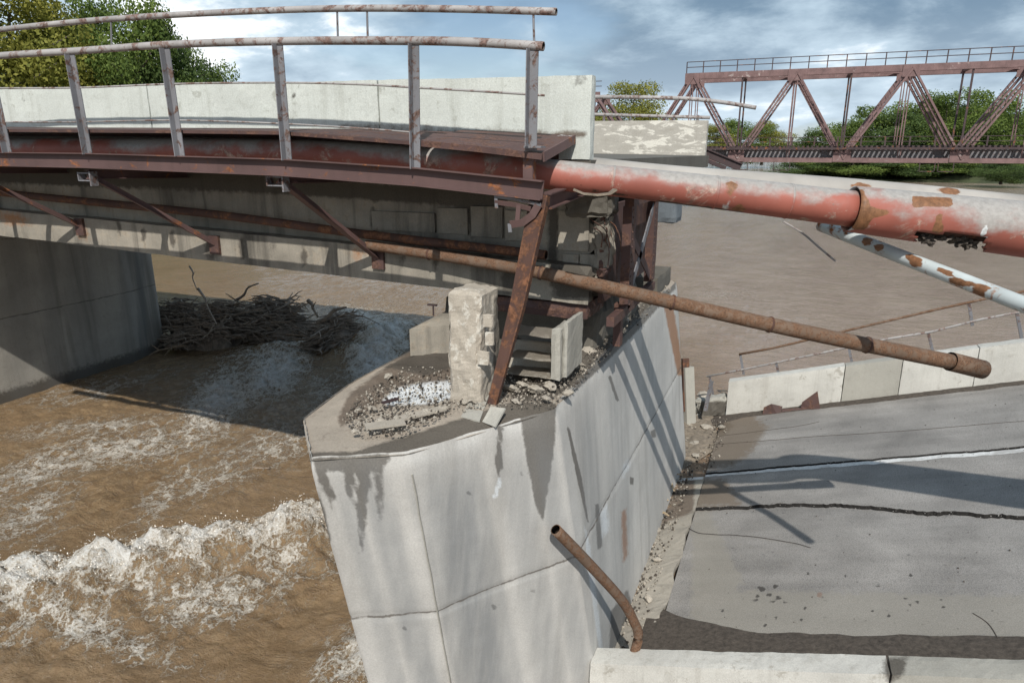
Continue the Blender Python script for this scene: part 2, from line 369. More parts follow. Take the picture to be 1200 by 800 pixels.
M['asphalt'] = asphalt('worn_asphalt'); M['strip'] = concrete('joint_strip_concrete', (.33, .30, .25), streak=0, var=.3, dirtamt=.5)
M['bitumen_shade'] = plain('bitumen_crack_shade', (.022, .02, .018), .95); M['wood'] = plain('grey_driftwood', (.23, .185, .145), .9, 8, .5, (1, 1, .4)); M['wood3'] = plain('brown_driftwood', (.24, .175, .12), .9, 9, .4); M['wood2'] = plain('bleached_driftwood', (.34, .29, .24), .9, 9, .4)  # near-black sheet edges: shadow inside the road cracks painted as colour
M['plank'] = plain('raw_splintered_wood', (.46, .35, .22), .85, 14, .35, (1, .3, 1))
M['bark'] = plain('bark', (.12, .10, .08), .95, 4, .5)
M['leafA'] = leafmat('mid_green_leaves', (.06, .10, .025), (.20, .26, .06))
M['leafB'] = leafmat('yellow_green_leaves', (.11, .13, .025), (.34, .32, .07))
M['leafC'] = leafmat('dark_leaves', (.045, .075, .025), (.13, .185, .055))
M['grass'] = plain('bank_grass', (.05, .06, .025), .95, .35, .5); 

# ------------------------------------------------------------------ SETTING: river
def axis_grid(lo, hi, c0, c1, fine, growth):
    a = list(np.arange(c0, c1, fine)); st = fine
    while a[-1] < hi: st *= growth; a.append(a[-1]+st)
    st = fine; pre = [c0]
    while pre[-1] > lo: st *= growth; pre.append(pre[-1]-st)
    return np.array(pre[:0:-1]+a)
xs = axis_grid(-2600, 2600, -26, 1.5, .06, 1.07); ys = axis_grid(-300, 3200, -5.5, 19, .06, 1.055)
XX, YY = np.meshgrid(xs, ys); x = XX.ravel(); y = YY.ravel()
cow = np.stack([x, y, np.zeros_like(x)], 1); wpx, wpy = proj(cow)
front = (-sy*x+cy*(y-CAMY)) > 2
def ell(cx, cy_, rx, ry, ang=0.0):
    a = math.radians(ang); dx = wpx-cx; dy = wpy-cy_; u = dx*math.cos(a)+dy*math.sin(a); v = -dx*math.sin(a)+dy*math.cos(a)
    return np.where(front, np.exp(-((u/rx)**2+(v/ry)**2)), 0)
foam = np.zeros_like(x)
# standing wave that runs obliquely from the near pier to the lower left
A = np.array([-15.5, -3.6]); B = np.array([-6.6, 5.2]); ab = (B-A)/np.linalg.norm(B-A); nb = np.array([ab[1], -ab[0]])
al = (x-A[0])*ab[0]+(y-A[1])*ab[1]; dn = (x-A[0])*nb[0]+(y-A[1])*nb[1]
dn = dn+.28*fbm(al*.55, dn*.2, 3, 5)+.12*fbm(al*2.2, dn*1.0, 3, 9)
inl = np.clip((al+7)/3, 0, 1)*np.clip((12.4-al)/1.2, 0, 1)
ridge = inl*np.where(dn < 0, np.exp(-(dn/.42)**2), np.exp(-(dn/1.0)**2))
foam = np.maximum(foam, inl*np.where(dn < -.02, np.exp(-((dn+.02)/.10)**2), np.where(dn < .35, 1, .0)+np.where(dn >= .35, .62*np.exp(-((dn-.35)/1.7)**2)+.38*np.exp(-((dn-.35)/.2)**2), 0))*(1.02+.7*fbm(al*.8, dn*1.1, 5, 44, .6)))
turb = inl*np.clip((dn+.2)/.4, 0, 1)*np.exp(-(np.maximum(dn, 0)/2.8)**2)
for e in [(95, 735, 130, 26, 20, .85), (250, 705, 100, 32, -10, .78), (330, 655, 70, 35, -5, .7), (40, 700, 90, 24, -8, .85), (425, 775, 22, 45, 30, 1.0), (395, 800, 40, 16, -20, .75),
          (255, 470, 55, 32, -35, 1.3), (320, 440, 55, 28, -30, 1.25), (300, 420, 50, 14, 0, .7), (440, 430, 42, 30, -40, 1.4), (455, 400, 34, 32, 20, 1.4), (470, 385, 26, 16, 30, 1.0), (430, 372, 50, 12, 15, .9), (340, 405, 40, 20, -10, .95), (375, 460, 40, 30, -40, .6),
          (60, 545, 140, 26, -20, .72), (30, 600, 90, 30, -30, .62), (170, 520, 130, 26, -8, .74), (200, 575, 100, 22, -40, .58), (120, 500, 120, 14, -5, .62), (320, 520, 90, 30, -20, .62), (250, 560, 120, 24, -25, .55), (120, 455, 120, 16, -12, .5), (60, 630, 50, 14, -35, .38),
          (860, 460, 40, 12, 0, .25), (850, 345, 60, 10, 0, .3), (800, 430, 30, 40, 0, .25), (500, 330, 80, 12, 10, .22)]:
    foam = np.maximum(foam, e[5]*ell(*e[:5]))
rap = np.clip(ell(250, 470, 200, 80)+ell(420, 400, 110, 60)+ell(100, 560, 220, 80)+ell(430, 780, 60, 60), 0, 1)
h = .035*fbm(x*.6, y*.6, 4, 1)+.02*fbm(x*2.5, y*2.5, 3, 2)
near = np.exp(-((np.abs(x+6)/32)**4))*np.exp(-((np.abs(y-6)/28)**4)); h *= .4+.6*near
h += .035*fbm(x*.45, y*1.1, 4, 78)*np.clip(1-np.hypot(x, y)/90, 0, 1)
h = np.where(np.abs(x)+np.abs(y) > 120, .3*h, h)
h += rap*(.10*fbm(x*.9, y*.5, 4, 3, .6)+.03*fbm(x*4, y*4, 3, 4))
h += ridge*(.55+.36*fbm(al*.9, dn*.9, 4, 6, .6))+turb*(.26*fbm(x*1.3, y*1.3, 5, 7, .66)+.035*fbm(x*6, y*6, 3, 8, .7))
# surge piling up round the driftwood and the near pier
for (cx_, cy_, hh, rr) in [(atZ(440, 415, 0).x, atZ(440, 415, 0).y, .75, 1.5), (atZ(460, 395, 0).x, atZ(460, 395, 0).y, .5, 1.6), (atZ(330, 415, 0).x, atZ(330, 415, 0).y, .35, 1.5), (atZ(428, 790, 0).x, atZ(428, 790, 0).y, .35, .9)]:
    g = np.exp(-(((x-cx_)/rr)**2+((y-cy_)/(rr*1.2))**2)); h += g*hh*(1+.6*fbm(x*1.6, y*1.6, 4, 12)); foam = np.maximum(foam, g*.8)
h += np.clip(foam-.35, 0, 1)*(.16*fbm(x*3.2, y*3.2, 5, 31, .66)*near)
nx, ny = len(xs), len(ys)
I = (np.arange(ny-1)[:, None]*nx+np.arange(nx-1)[None, :]).ravel()
quads = np.stack([I, I+1, I+1+nx, I+nx], 1)
me = bpy.data.meshes.new('river_water'); me.vertices.add(len(x)); me.vertices.foreach_set('co', np.stack([x, y, h], 1).ravel())
me.loops.add(quads.size); me.loops.foreach_set('vertex_index', quads.ravel()); me.polygons.add(len(quads)); me.polygons.foreach_set('loop_start', np.arange(len(quads))*4)
me.update(calc_edges=True); me.polygons.foreach_set('use_smooth', np.ones(len(quads), bool))
river = bpy.data.objects.new('river_water', me); COL.objects.link(river)
setattrf(river, 'silt', np.clip((x+4+.25*(y-6)+2*fbm(x*.2, y*.2, 3, 77))/7, 0, 1)); setattrf(river, 'foam', foam); setattrf(river, 'rap', np.clip(rap+turb, 0, 1)); tag(river, 'muddy brown river water with foaming rapids', kind='structure')  # silt attribute: where pale sky sheen is painted into the water colour
m, N = new_mat('muddy_water'); p = N.pos()
warp = N.vmath('ADD', p, N.mulc(N.vmath('SUBTRACT', N.n('ShaderNodeTexNoise', None, Vector=p, Scale=.9, Detail=4.0).outputs[1], (.5, .5, .5)), 1.3))
w2 = N.scale(warp, (1.25, .6, 1))
r1 = N.noise(w2, 1.7, 7, .62, .6); r2 = N.noise(w2, 5.5, 6, .7, .8); r3 = N.noise(p, 22, 5, .75, .3)
ridg = N.math('SUBTRACT', 1.0, N.math('MULTIPLY', N.math('ABSOLUTE', N.math('SUBTRACT', r1, .5)), 9))
ridg2 = N.math('SUBTRACT', 1.0, N.math('MULTIPLY', N.math('ABSOLUTE', N.math('SUBTRACT', r2, .5)), 7))
warp2 = N.vmath('ADD', p, N.mulc(N.vmath('SUBTRACT', N.n('ShaderNodeTexNoise', None, Vector=p, Scale=2.6, Detail=6.0, Roughness=.7).outputs[1], (.5, .5, .5)), .9))
ve = N.n('ShaderNodeTexVoronoi', {'feature': 'DISTANCE_TO_EDGE'}, Vector=N.scale(warp2, (1.0, .55, 1)), Scale=1.7).outputs['Distance']
vf = N.n('ShaderNodeTexVoronoi', {'feature': 'DISTANCE_TO_EDGE'}, Vector=N.scale(warp2, (1, .7, 1)), Scale=5.5).outputs['Distance']
lace = N.math('MAXIMUM', N.remap(ve, .0, .13, 1.0, -.35), N.math('MULTIPLY', N.remap(vf, .0, .2, 1, -.3), .62))
fm = N.attr('foam')
val = N.math('ADD', N.math('MULTIPLY', N.math('MINIMUM', fm, 1.35), 1.12), N.math('ADD', N.math('MULTIPLY', lace, .70), N.math('ADD', N.math('MULTIPLY', N.math('SUBTRACT', r2, .5), .9), N.math('MULTIPLY', N.math('SUBTRACT', r3, .5), .7))))
mask = N.math('MULTIPLY', N.remap(val, .66, 1.22, smooth=True), N.remap(fm, .03, .3))
big = N.noise(N.scale(p, (1, .4, 1)), .25, 5, .6, .4)
mud = N.mix(N.remap(big, .3, .7), (.185, .118, .060), (.235, .160, .092))
mud = N.mix(N.math('MULTIPLY', N.remap(r2, .5, .75), N.remap(fm, .0, .4, .15, .6)), mud, (.30, .225, .14))
fc = N.mix(N.remap(r3, .38, .66), (.42, .33, .22), (.84, .80, .72))
fc = N.mix(N.remap(val, 1.1, 1.9), fc, (.84, .82, .77))
mud = N.mix(N.math('MULTIPLY', N.attr('silt'), .85), mud, N.mix(N.remap(big, .3, .7), (.29, .222, .178), (.36, .285, .23)))  # paler base here imitates sky reflection on the calmer water
mud = N.mix(N.math('MULTIPLY', N.attr('rap'), N.remap(r2, .42, .66, .0, .5)), mud, (.40, .29, .165))
colr = N.mix(mask, mud, fc)
far = N.n('ShaderNodeVectorMath', {'operation': 'LENGTH'}, i0=p).outputs[1]
bh = N.math('ADD', N.math('MULTIPLY', N.noise(N.scale(p, (.6, 1.2, 1)), 2.0, 9, .68, .5), 1.2), N.math('ADD', N.math('MULTIPLY', N.math('MULTIPLY', r3, mask), .9), N.math('ADD', N.math('MULTIPLY', N.noise(p, .55, 4), .9), N.math('MULTIPLY', r3, .35))))
bs = N.n('ShaderNodeBsdfPrincipled', None, IOR=1.33); N.put(bs.inputs['Base Color'], colr); N.put(bs.inputs['Roughness'], N.remap(mask, 0, 1, .07, .7))
N.put(bs.inputs['Normal'], N.n('ShaderNodeBump', None, Strength=.75, Distance=.14, Height=bh).outputs[0])
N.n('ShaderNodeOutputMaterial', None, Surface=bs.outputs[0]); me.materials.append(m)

# spray thrown up along the crest of the standing wave and round the driftwood
hs_ = np.random.default_rng(11); sel = np.where((ridge > .55) & (foam > .7))[0]; sel = hs_.choice(sel, 3500); V = []; Fc = []
for i in sel:
    r_ = .005+.012*hs_.random()**3; c_ = np.array([x[i]+hs_.normal()*.08, y[i]+hs_.normal()*.08, h[i]+.01+abs(hs_.normal())*.055]); k = len(V)
    V += [c_+r_*np.array(q_) for q_ in ((1, 0, -.5), (-.6, .9, -.4), (-.6, -.9, -.5), (0, 0, 1))]; Fc += [(k, k+1, k+3), (k+1, k+2, k+3), (k+2, k, k+3), (k, k+2, k+1)]
spm = plain('white_spray', (.82, .78, .70), .5); sp_ = mkobj('spray', np.array(V), Fc, spm, None, base=(0, 0, 0)); tag(sp_, 'white spray thrown up along the crest of the near rapid', kind='stuff')

# ------------------------------------------------------------------ SETTING: river banks
tx = axis_grid(-2500, 2500, -120, 140, 5, 1.12); ty = axis_grid(-200, 3100, 0, 330, 6, 1.10)
TX, TY = np.meshgrid(tx, ty); a = TX.ravel(); b = TY.ravel()
wob = 6*fbm(a*.02, b*.02, 3, 21)+1.5*fbm(a*.12, b*.12, 2, 22)
dl = (-53-np.clip((b-240)*.16, 0, 60))-a+wob
dr = np.minimum(b-(200+np.clip((6-a)*30, 0, 460)), 1e9)+wob
dd = np.maximum(np.maximum(dl, dr), b-690+wob)
hz = np.clip(dd*.14, -3, 2.0)+np.where(dd > 5, .5*fbm(a*.05, b*.05, 3, 23), 0)
nx2 = len(tx); I = (np.arange(len(ty)-1)[:, None]*nx2+np.arange(nx2-1)[None, :]).ravel()
bank = mkobj('riverbank', np.stack([a, b, hz], 1), np.stack([I, I+1, I+1+nx2, I+nx2], 1).tolist(), M['grass'], None, True, base=(0, 0, 0)); tag(bank, 'low grassy river bank', kind='structure')

# ------------------------------------------------------------------ trees
def tree_meshes(seed, nleaf, leaf, mat, slim=1.0):
    r = random.Random(seed); q = np.random.default_rng(seed)
    mb = MB(); Ht = 1.0; lean = r.uniform(-.05, .05)
    trunk = [(lean*t*t+.01*math.sin(5*t+seed), .015*math.cos(4*t), t*.82) for t in np.linspace(0, 1, 9)]
    mb.tube(trunk, [.022*(1-.85*t)+.002 for t in np.linspace(0, 1, 9)], 7)
    cl = []
    for i in range(17):
        t = .25+.62*i/16; ang = i*2.4+r.uniform(-.4, .4); b0 = Vector(trunk[min(8, int(t*8))]); R = slim*(.30*math.sin(min(1, (1.12-t)/.5)*1.45)+.05)*r.uniform(.7, 1.15)
        e = b0+Vector((math.cos(ang)*R, math.sin(ang)*R, r.uniform(.05, .13)))
        mb.tube([b0, b0.lerp(e, .5)+Vector((0, 0, -.01)), e], [.008, .005, .002], 5); cl.append((e, r.uniform(.075, .135)*(.75+.5*(1-t))))
        cl.append((b0.lerp(e, .55)+Vector((r.uniform(-.05, .05), r.uniform(-.05, .05), .02)), r.uniform(.07, .11)))
    cl += [(Vector((lean+r.uniform(-.14, .14)*slim, r.uniform(-.14, .14)*slim, r.uniform(.78, .93))), r.uniform(.07, .10)) for _ in range(8)]
    cl += [(Vector((r.uniform(-.2, .2)*slim, r.uniform(-.2, .2)*slim, r.uniform(.10, .24))), r.uniform(.07, .12)) for _ in range(6)]
    cc_ = np.array([list(c[0]) for c in cl]); cr = np.array([c[1] for c in cl]); ct = q.uniform(0, 1, len(cl))
    k = q.choice(len(cl), nleaf, p=cr**2/(cr**2).sum()); dv = q.normal(size=(nleaf, 3)); dv /= np.linalg.norm(dv, axis=1)[:, None]
    rad = cr[k]*1.2*q.uniform(.25, 1, nleaf)**.45*q.choice([1, 1, 1, 1.25], nleaf)
    c = cc_[k]+dv*rad[:, None]*np.array([1.1, 1.1, .8]); nrm = dv+q.normal(size=(nleaf, 3))*.7; nrm /= np.linalg.norm(nrm, axis=1)[:, None]
    t1 = np.cross(nrm, q.normal(size=(nleaf, 3))); t1 /= np.linalg.norm(t1, axis=1)[:, None]; t2 = np.cross(nrm, t1); s_ = leaf*q.uniform(.6, 1.4, nleaf)[:, None]
    P = np.stack([c+t1*s_, c+t2*s_*.6, c-t1*s_, c-t2*s_*.6], 1).reshape(-1, 3)
    cm = bpy.data.meshes.new('crown'); cm.from_pydata(P.tolist(), [], (np.arange(nleaf)[:, None]*4+np.arange(4)).tolist()); cm.materials.append(mat)
    at = cm.attributes.new('tint', 'FLOAT', 'POINT'); at.data.foreach_set('value', np.repeat(np.clip(.55*ct[k]+.45*q.uniform(0, 1, nleaf), 0, 1), 4).astype(np.float32))
    tm = bpy.data.meshes.new('trunk'); tm.from_pydata(mb.v, [], mb.f); tm.materials.append(M['bark']); return tm, cm
TV = [tree_meshes(1, 24000, .0095, M['leafA']), tree_meshes(2, 24000, .0095, M['leafB']), tree_meshes(3, 22000, .010, M['leafC']), tree_meshes(4, 18000, .012, M['leafA'], 1.25), tree_meshes(5, 22000, .0095, M['leafB'], .85), tree_meshes(6, 16000, .013, M['leafC'], 1.2)]
def tree(px, t, topy, v, label, wide=1.0, rot=0, group=None, base=1.6):
    g = atD(px, 178, t); top = atD(px, topy, t).z; hh = top-base
    o = empty('broadleaf_tree', (g.x, g.y, base-.3), label, 'tree', group)
    tm, cm = TV[v]
    for nm, me_ in (('trunk', tm), ('crown', cm)):
        c = bpy.data.objects.new(nm, me_); COL.objects.link(c); c.parent = o
    o.scale = (hh*wide, hh*wide, hh*1.03); o.rotation_euler.z = rot; return o
LG = 'trees on the left bank behind the white parapet'
for px, t, ty_, v, w, r_, lb in [(-60, 74, -40, 1, .95, 0, 'tall yellow green tree cut off by the left edge of the photo'), (25, 78, -22, 1, .95, 1, 'tall yellowing tree at the far left above the white parapet'),
        (88, 84, 12, 4, .85, 2, 'yellow green tree with rounded top beside the tallest dark green tree'), (128, 90, -6, 0, .7, 3, 'green tree rising behind the left end of the upper handrail'),
        (168, 86, -2, 0, .8, 4, 'tallest full green tree left of the open sky above the parapet'), (208, 88, 30, 2, .7, 5, 'dark green tree with sloping right side above the parapet'),
        (238, 92, 44, 0, .62, .5, 'low green tree just right of the dark green sloping tree'), (262, 96, 86, 2, .5, 1.5, 'smallest bush like treetop at the right end of the left grove'), (55, 96, 40, 2, 1., 2.2, 'dark tree filling the gap behind the yellow trees at far left')]:
    tree(px, t, ty_, v, lb, w, r_, LG)
RG = 'trees on the right bank behind the truss bridge'
for px, t, ty_, v, w, r_, lb in [(735, 225, 98, 1, .72, 0, 'round yellow green tree between the truss spans above the white barrier'), (705, 240, 128, 0, .8, 1, 'green tree behind the end portal of the left truss span'),
        (765, 300, 150, 2, .9, 2, 'low dark tree right of the round yellow green tree'), (790, 290, 142, 0, .9, 3, 'green tree behind the sloping end post of the right truss span'),
        (868, 330, 138, 0, .9, 0, 'green tree seen through the first truss panel'), (895, 335, 142, 4, .9, 1, 'light green tree right of the first truss hanger'), (838, 320, 146, 4, .9, 2, 'light green tree left of the first lower truss node'),
        (960, 205, 152, 5, .9, 2, 'low dark tree at the left end of the right bank grove'), (988, 200, 137, 0, .9, 3, 'green tree just behind the middle lower truss node'),
        (1015, 205, 126, 3, .8, 4, 'broad green tree left of the tall double tree'), (1045, 198, 130, 5, .9, 5, 'dark tree under the central upper truss node'), (1072, 202, 118, 3, .8, .4, 'bright tree right of the central upper truss node'),
        (1100, 200, 105, 0, .8, 1.3, 'tallest green tree of the right bank grove'), (1128, 206, 122, 5, .85, 2.1, 'darker tree between the two tallest right bank trees'), (1152, 200, 108, 3, .75, 3.2, 'tall bright tree near the right edge of the grove'),
        (1180, 204, 128, 0, .8, 4.4, 'green tree behind the last truss node at right'), (1215, 200, 140, 5, .9, 5.1, 'dark tree cut off by the right edge of the photo'),
        (955, 190, 186, 5, 2.6, 1, 'low waterside bush at the left tip of the right bank'), (1000, 186, 178, 3, 2.2, 2, 'waterside bush under the middle lower truss node'), (1040, 186, 180, 5, 2.4, 3, 'dark waterside bush under the truss deck'),
        (1085, 185, 176, 3, 2.2, 4, 'green waterside bush left of the near spiky shrub'), (1135, 186, 178, 5, 2.4, 5, 'dark waterside bush behind the near spiky shrub'), (1180, 150, 186, 2, 1.7, 0, 'near dark shrub with loose spiky top above the grey pipe at right'), (1215, 184, 176, 3, 2.2, 1, 'waterside bush cut off by the right edge')]:
    tree(px, t, ty_, v, lb, w*1.75, r_, RG, base=.9 if ty_ > 170 else 1.6)
# far woods on the horizon: one mass nobody could count
q = np.random.default_rng(3); n = 26000
ux = q.uniform(-700, 900, n); wx = 720+q.uniform(0, 60, n); hh_ = (13+5*fbm(ux*.03, wx*0, 4, 3))*np.sqrt(q.uniform(0, 1, n)); c = np.stack([ux, wx, 1.5+hh_], 1)
t1 = q.normal(size=(n, 3)); t1 /= np.linalg.norm(t1, axis=1)[:, None]; t2 = np.cross(t1, q.normal(size=(n, 3))); t2 /= np.linalg.norm(t2, axis=1)[:, None]
P = np.stack([c+t1*1.5, c+t2*1.2, c-t1*1.5, c-t2*1.2], 1).reshape(-1, 3)
fw = mkobj('far_woods', P, (np.arange(n)[:, None]*4+np.arange(4)).tolist(), M['leafC'], None, base=(0, 720, 0)); setattrf(fw, 'tint', np.repeat(q.uniform(0, 1, n), 4)); tag(fw, 'distant belt of woods along the horizon', kind='stuff')

# ------------------------------------------------------------------ PIERS
def pier(name, top, lean, zt, label, mat, jointz, step=.06, fineR=None, capfn=None, sreg=None, leanl=0.0):
    """top: outline (x,y) at the cap, counter-clockwise from above; lean: outline shift per metre of drop"""
    pts = []; n = len(top)
    for i in range(n):
        a = Vector(top[i]); b = Vector(top[(i+1) % n]); st = step if (sreg is None or sreg(a, b)) else .5
        k = max(1, int((b-a).length/st))
        pts += [a.lerp(b, j/k) for j in range(k)]
    P = np.array([list(p) for p in pts]); m_ = len(P)
    nrm = np.roll(P, -1, 0)-np.roll(P, 1, 0); nrm = np.stack([nrm[:, 1], -nrm[:, 0]], 1); nrm /= np.linalg.norm(nrm, axis=1)[:, None]
    zs = np.linspace(zt, -1.2, int((zt+1.2)/step)); V = []; cen = P.mean(0)
    per = np.concatenate([[0], np.cumsum(np.linalg.norm(np.diff(P, axis=0), axis=1))])
    for z in zs:
        drop = zt-z; Q = P.copy(); Q[:, 1] += lean[1]*drop
        sx_ = np.where(P[:, 0] > cen[0], lean[0], leanl); w_ = np.clip(abs(P[:, 0]-cen[0])/1.2, 0, 1); Q[:, 0] += sx_*w_*drop
        g = np.zeros(m_)
        for jz in jointz: g -= .018*np.exp(-((z-jz-.02*np.sin(per*1.7))/.03)**2)
        g += .012*fbm(per*.8, np.full(m_, z*.8), 3, 41)+.003*fbm(per*8, np.full(m_, z*8), 2, 42)
        if drop < .25: g -= .05*(1-drop/.25)**2*(.5+.9*np.abs(fbm(per*2.2, np.full(m_, z*2), 4, 43)))
        Q += nrm*g[:, None]; V.append(np.column_stack([Q, np.full(m_, z)]))
    V = np.concatenate(V); nz = len(zs); Fc = []
    for k in range(nz-1):
        for j in range(m_):
            a = k*m_+j; b = k*m_+(j+1) % m_; Fc.append((a, a+m_, b+m_, b))
    root = empty(name, (cen[0], cen[1], -1.2), label, 'bridge pier')
    body = mkobj('pier_shaft', V, Fc, mat, root, True)
    return root, body, P
NZ = H-2.85
ntop = [(-2.3, 0.0), (-2.3, 8.6), (-3.7, 9.8), (-5.2, 8.6), (-5.1, 0.0), (-4.86, -1.3), (-4.1, -2.13), (-3.27, -1.65)]
prn, pbody, PP = pier('bridge_pier', ntop, (.125, .22), NZ, 'large leaning pale concrete pier with a broken debris covered top in the centre', M['pier'], [H-5.0], .05, sreg=lambda a, b: min(a[1], b[1]) < 8 and not (a[0] < -4.9 and b[0] < -4.9))
fr = lambda co: (co[:, 0] > -4.3).astype(float)
paint(pbody, 'dark', [[(608, 480), (652, 476), (650, 520), (645, 560), (636, 612), (628, 595), (618, 545)], [(362, 536), (460, 530), (455, 545), (430, 550), (380, 552)], ([(402, 540), (418, 540), (414, 575), (410, 595), (404, 570)], 9), ([(420, 540), (436, 540), (430, 600), (425, 652), (421, 650), (418, 590)], 8), ([(438, 540), (450, 540), (449, 600), (444, 615), (440, 580)], 12), ([(366, 536), (370, 536), (382, 600), (389, 636), (386, 634), (374, 590)], 4), ([(374, 536), (378, 536), (390, 600), (389, 610), (380, 580)], 4), ([(383, 536), (387, 536), (394, 580), (392, 590)], 4),
        ([(583, 498), (590, 498), (588, 520), (590, 545), (584, 560), (580, 540), (582, 520)], 4), ([(664, 500), (667, 500), (682, 560), (690, 612), (688, 612), (676, 560)], 3), ([(697, 590), (702, 590), (706, 640), (700, 645)], 5), [(716, 715), (735, 690), (744, 715), (726, 765), (712, 790)],
        ([(712, 440), (716, 440), (726, 470), (722, 470)], 3), ([(762, 505), (768, 502), (769, 512), (764, 513)], 3), ([(738, 558), (743, 560), (742, 568), (738, 567)], 3), ([(548, 574), (556, 582), (554, 584), (547, 578)], 3), ([(577, 707), (583, 711), (582, 716), (577, 713)], 3), ([(470, 733), (476, 733), (476, 738), (471, 739)], 3), ([(622, 688), (628, 692), (626, 696), (620, 691)], 3), ([(608, 550), (616, 557), (614, 559), (607, 553)], 3),
        [(655, 460), (700, 420), (745, 370), (780, 335), (792, 330), (792, 338), (750, 385), (705, 430), (662, 470)]], 6)
paint(pbody, 'white', [([(728, 548), (737, 536), (738, 546), (730, 560)], 14), ([(702, 600), (711, 590), (714, 620), (704, 632)], 16), ([(584, 560), (590, 560), (582, 585), (576, 585)], 4), ([(684, 610), (692, 640), (708, 770), (703, 770), (688, 660)], 6)], 8)
paint(pbody, 'rust', [([(777, 355), (788, 352), (796, 400), (801, 440), (794, 440), (786, 400)], 6), ([(728, 600), (734, 595), (736, 650), (730, 660)], 10)], 6)
wash = []
co = wverts(pbody); px, py = proj(co)
bands = [(395, 12, .45, .27), (432, 18, .6, .26), (522, 34, .75, .20), (556, 8, .5, .19), (600, 20, .4, .18), (640, 14, .45, .17), (476, 7, .4, .25), (690, 12, .45, .1), (726, 14, .35, .02), (768, 12, .3, .0)]
wv = np.zeros(len(co))
for bx, wd, st, sl in bands:
    cx_ = bx+(py-540)*sl; wv = np.maximum(wv, st*np.exp(-((px-cx_)/wd)**4))
setattrf(pbody, 'wash', wv*np.clip((NZ-co[:, 2])*1.5, 0, 1))
for (x_, y_) in ((-3.27, -1.65),):
    P_ = []
    for k in range(24):
        dr_ = .25+k*.27; f_ = Vector((x_, y_))-Vector((-3.7, 3)); sx_ = .125*min(1, abs(x_-PP[:, 0].mean())/1.2)*dr_
        P_.append((x_+(sx_ if x_ > PP[:, 0].mean() else 0)+.004*f_.x+.01*mnoise.noise(Vector((k*.7, 0, 0))), y_+.22*dr_-.010, NZ-dr_))
    MB().sweep(Rp(.012, .016), P_).build('form_seam', M['barrier_grey'], prn)
# pier cap: rows across the cap from nose to far end
def edgeY(y):
    xs_ = []; n = len(ntop)
    for i in range(n):
        a = ntop[i]; b = ntop[(i+1) % n]
        if (a[1]-y)*(b[1]-y) <= 0 and abs(a[1]-b[1]) > 1e-6: xs_.append(a[0]+(b[0]-a[0])*(y-a[1])/(b[1]-a[1]))
    return min(xs_), max(xs_)
V = []; Fc = []; yy = np.arange(-2.12, 9.7, .05); nc = 60
for yv in yy:
    l, r_ = edgeY(yv); w = (r_-l)
    for j in range(nc+1):
        xv = l+.03+(w-.06)*j/nc; ed = min(xv-l, r_-xv, (yv+2.13)*1.2); V.append((xv, yv, ed))
V = np.array(V); e = np.clip(V[:, 2]/.35, 0, 1); X_, Y_ = V[:, 0], V[:, 1]
inner = np.clip((Y_+1.4+.3*fbm(X_, Y_, 3, 50))/1.2, 0, 1)
V[:, 2] = NZ-.03+e*.03+inner*e*(.06+.07*fbm(X_*1.3, Y_*1.3, 5, 51, .6)+.02*fbm(X_*9, Y_*9, 3, 52))+.10*np.clip(Y_-1.5, 0, 1)*e
nr = nc+1; I = (np.arange(len(yy)-1)[:, None]*nr+np.arange(nc)[None, :]).ravel()
cap = mkobj('pier_cap', V, np.stack([I, I+1, I+1+nr, I+nr], 1).tolist(), M['cap'], prn, True)
paint(cap, 'dark', [[(360, 540), (362, 530), (420, 528), (470, 512), (540, 490), (600, 470), (650, 470), (655, 482), (600, 498), (560, 505), (480, 532)], [(590, 440), (700, 380), (790, 335), (700, 440), (640, 470), (600, 470)], [(450, 430), (520, 400), (560, 420), (500, 440)], [(560, 400), (700, 300), (790, 300), (640, 440)]], 8)
paint(cap, 'white', [[(447, 468), (470, 452), (500, 445), (528, 445), (528, 468), (500, 474), (452, 475)], ([(655, 470), (690, 430), (780, 340), (788, 340), (700, 440)], 8)], 8)
paint(cap, 'soil', [[(395, 490), (410, 460), (480, 410), (540, 395), (560, 440), (530, 445), (460, 455), (440, 480), (400, 500)]], 12)

# far-left pier
ltop = [(-22.5, -1.5), (-22.6, 10.6), (-23.0, 12.2), (-24.0, 13.1), (-25.2, 12.2), (-25.6, 10.6), (-25.6, -1.5), (-24.0, -3.2)]
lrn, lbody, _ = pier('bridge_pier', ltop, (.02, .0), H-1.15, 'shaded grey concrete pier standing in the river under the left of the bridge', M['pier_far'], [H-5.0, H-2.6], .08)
co = wverts(lbody); px, py = proj(co); setattrf(lbody, 'dark', np.clip(1-(co[:, 2]-.10)/.55, 0, 1)*(co[:, 2] < .9))
wv = np.zeros(len(co))
for bx, wd, st in [(165, 6, .7), (60, 10, .4), (95, 18, .35), (150, 10, .4), (20, 14, .3)]: wv = np.maximum(wv, st*np.exp(-((px-bx-(py-350)*.05)/wd)**4))
setattrf(lbody, 'wash', wv)
mb = MB().box((-25.4, -1.4, H-1.17), (-22.6, 12.8, H-1.05)); mb.build('pier_cap', M['girder_dark'], lrn)

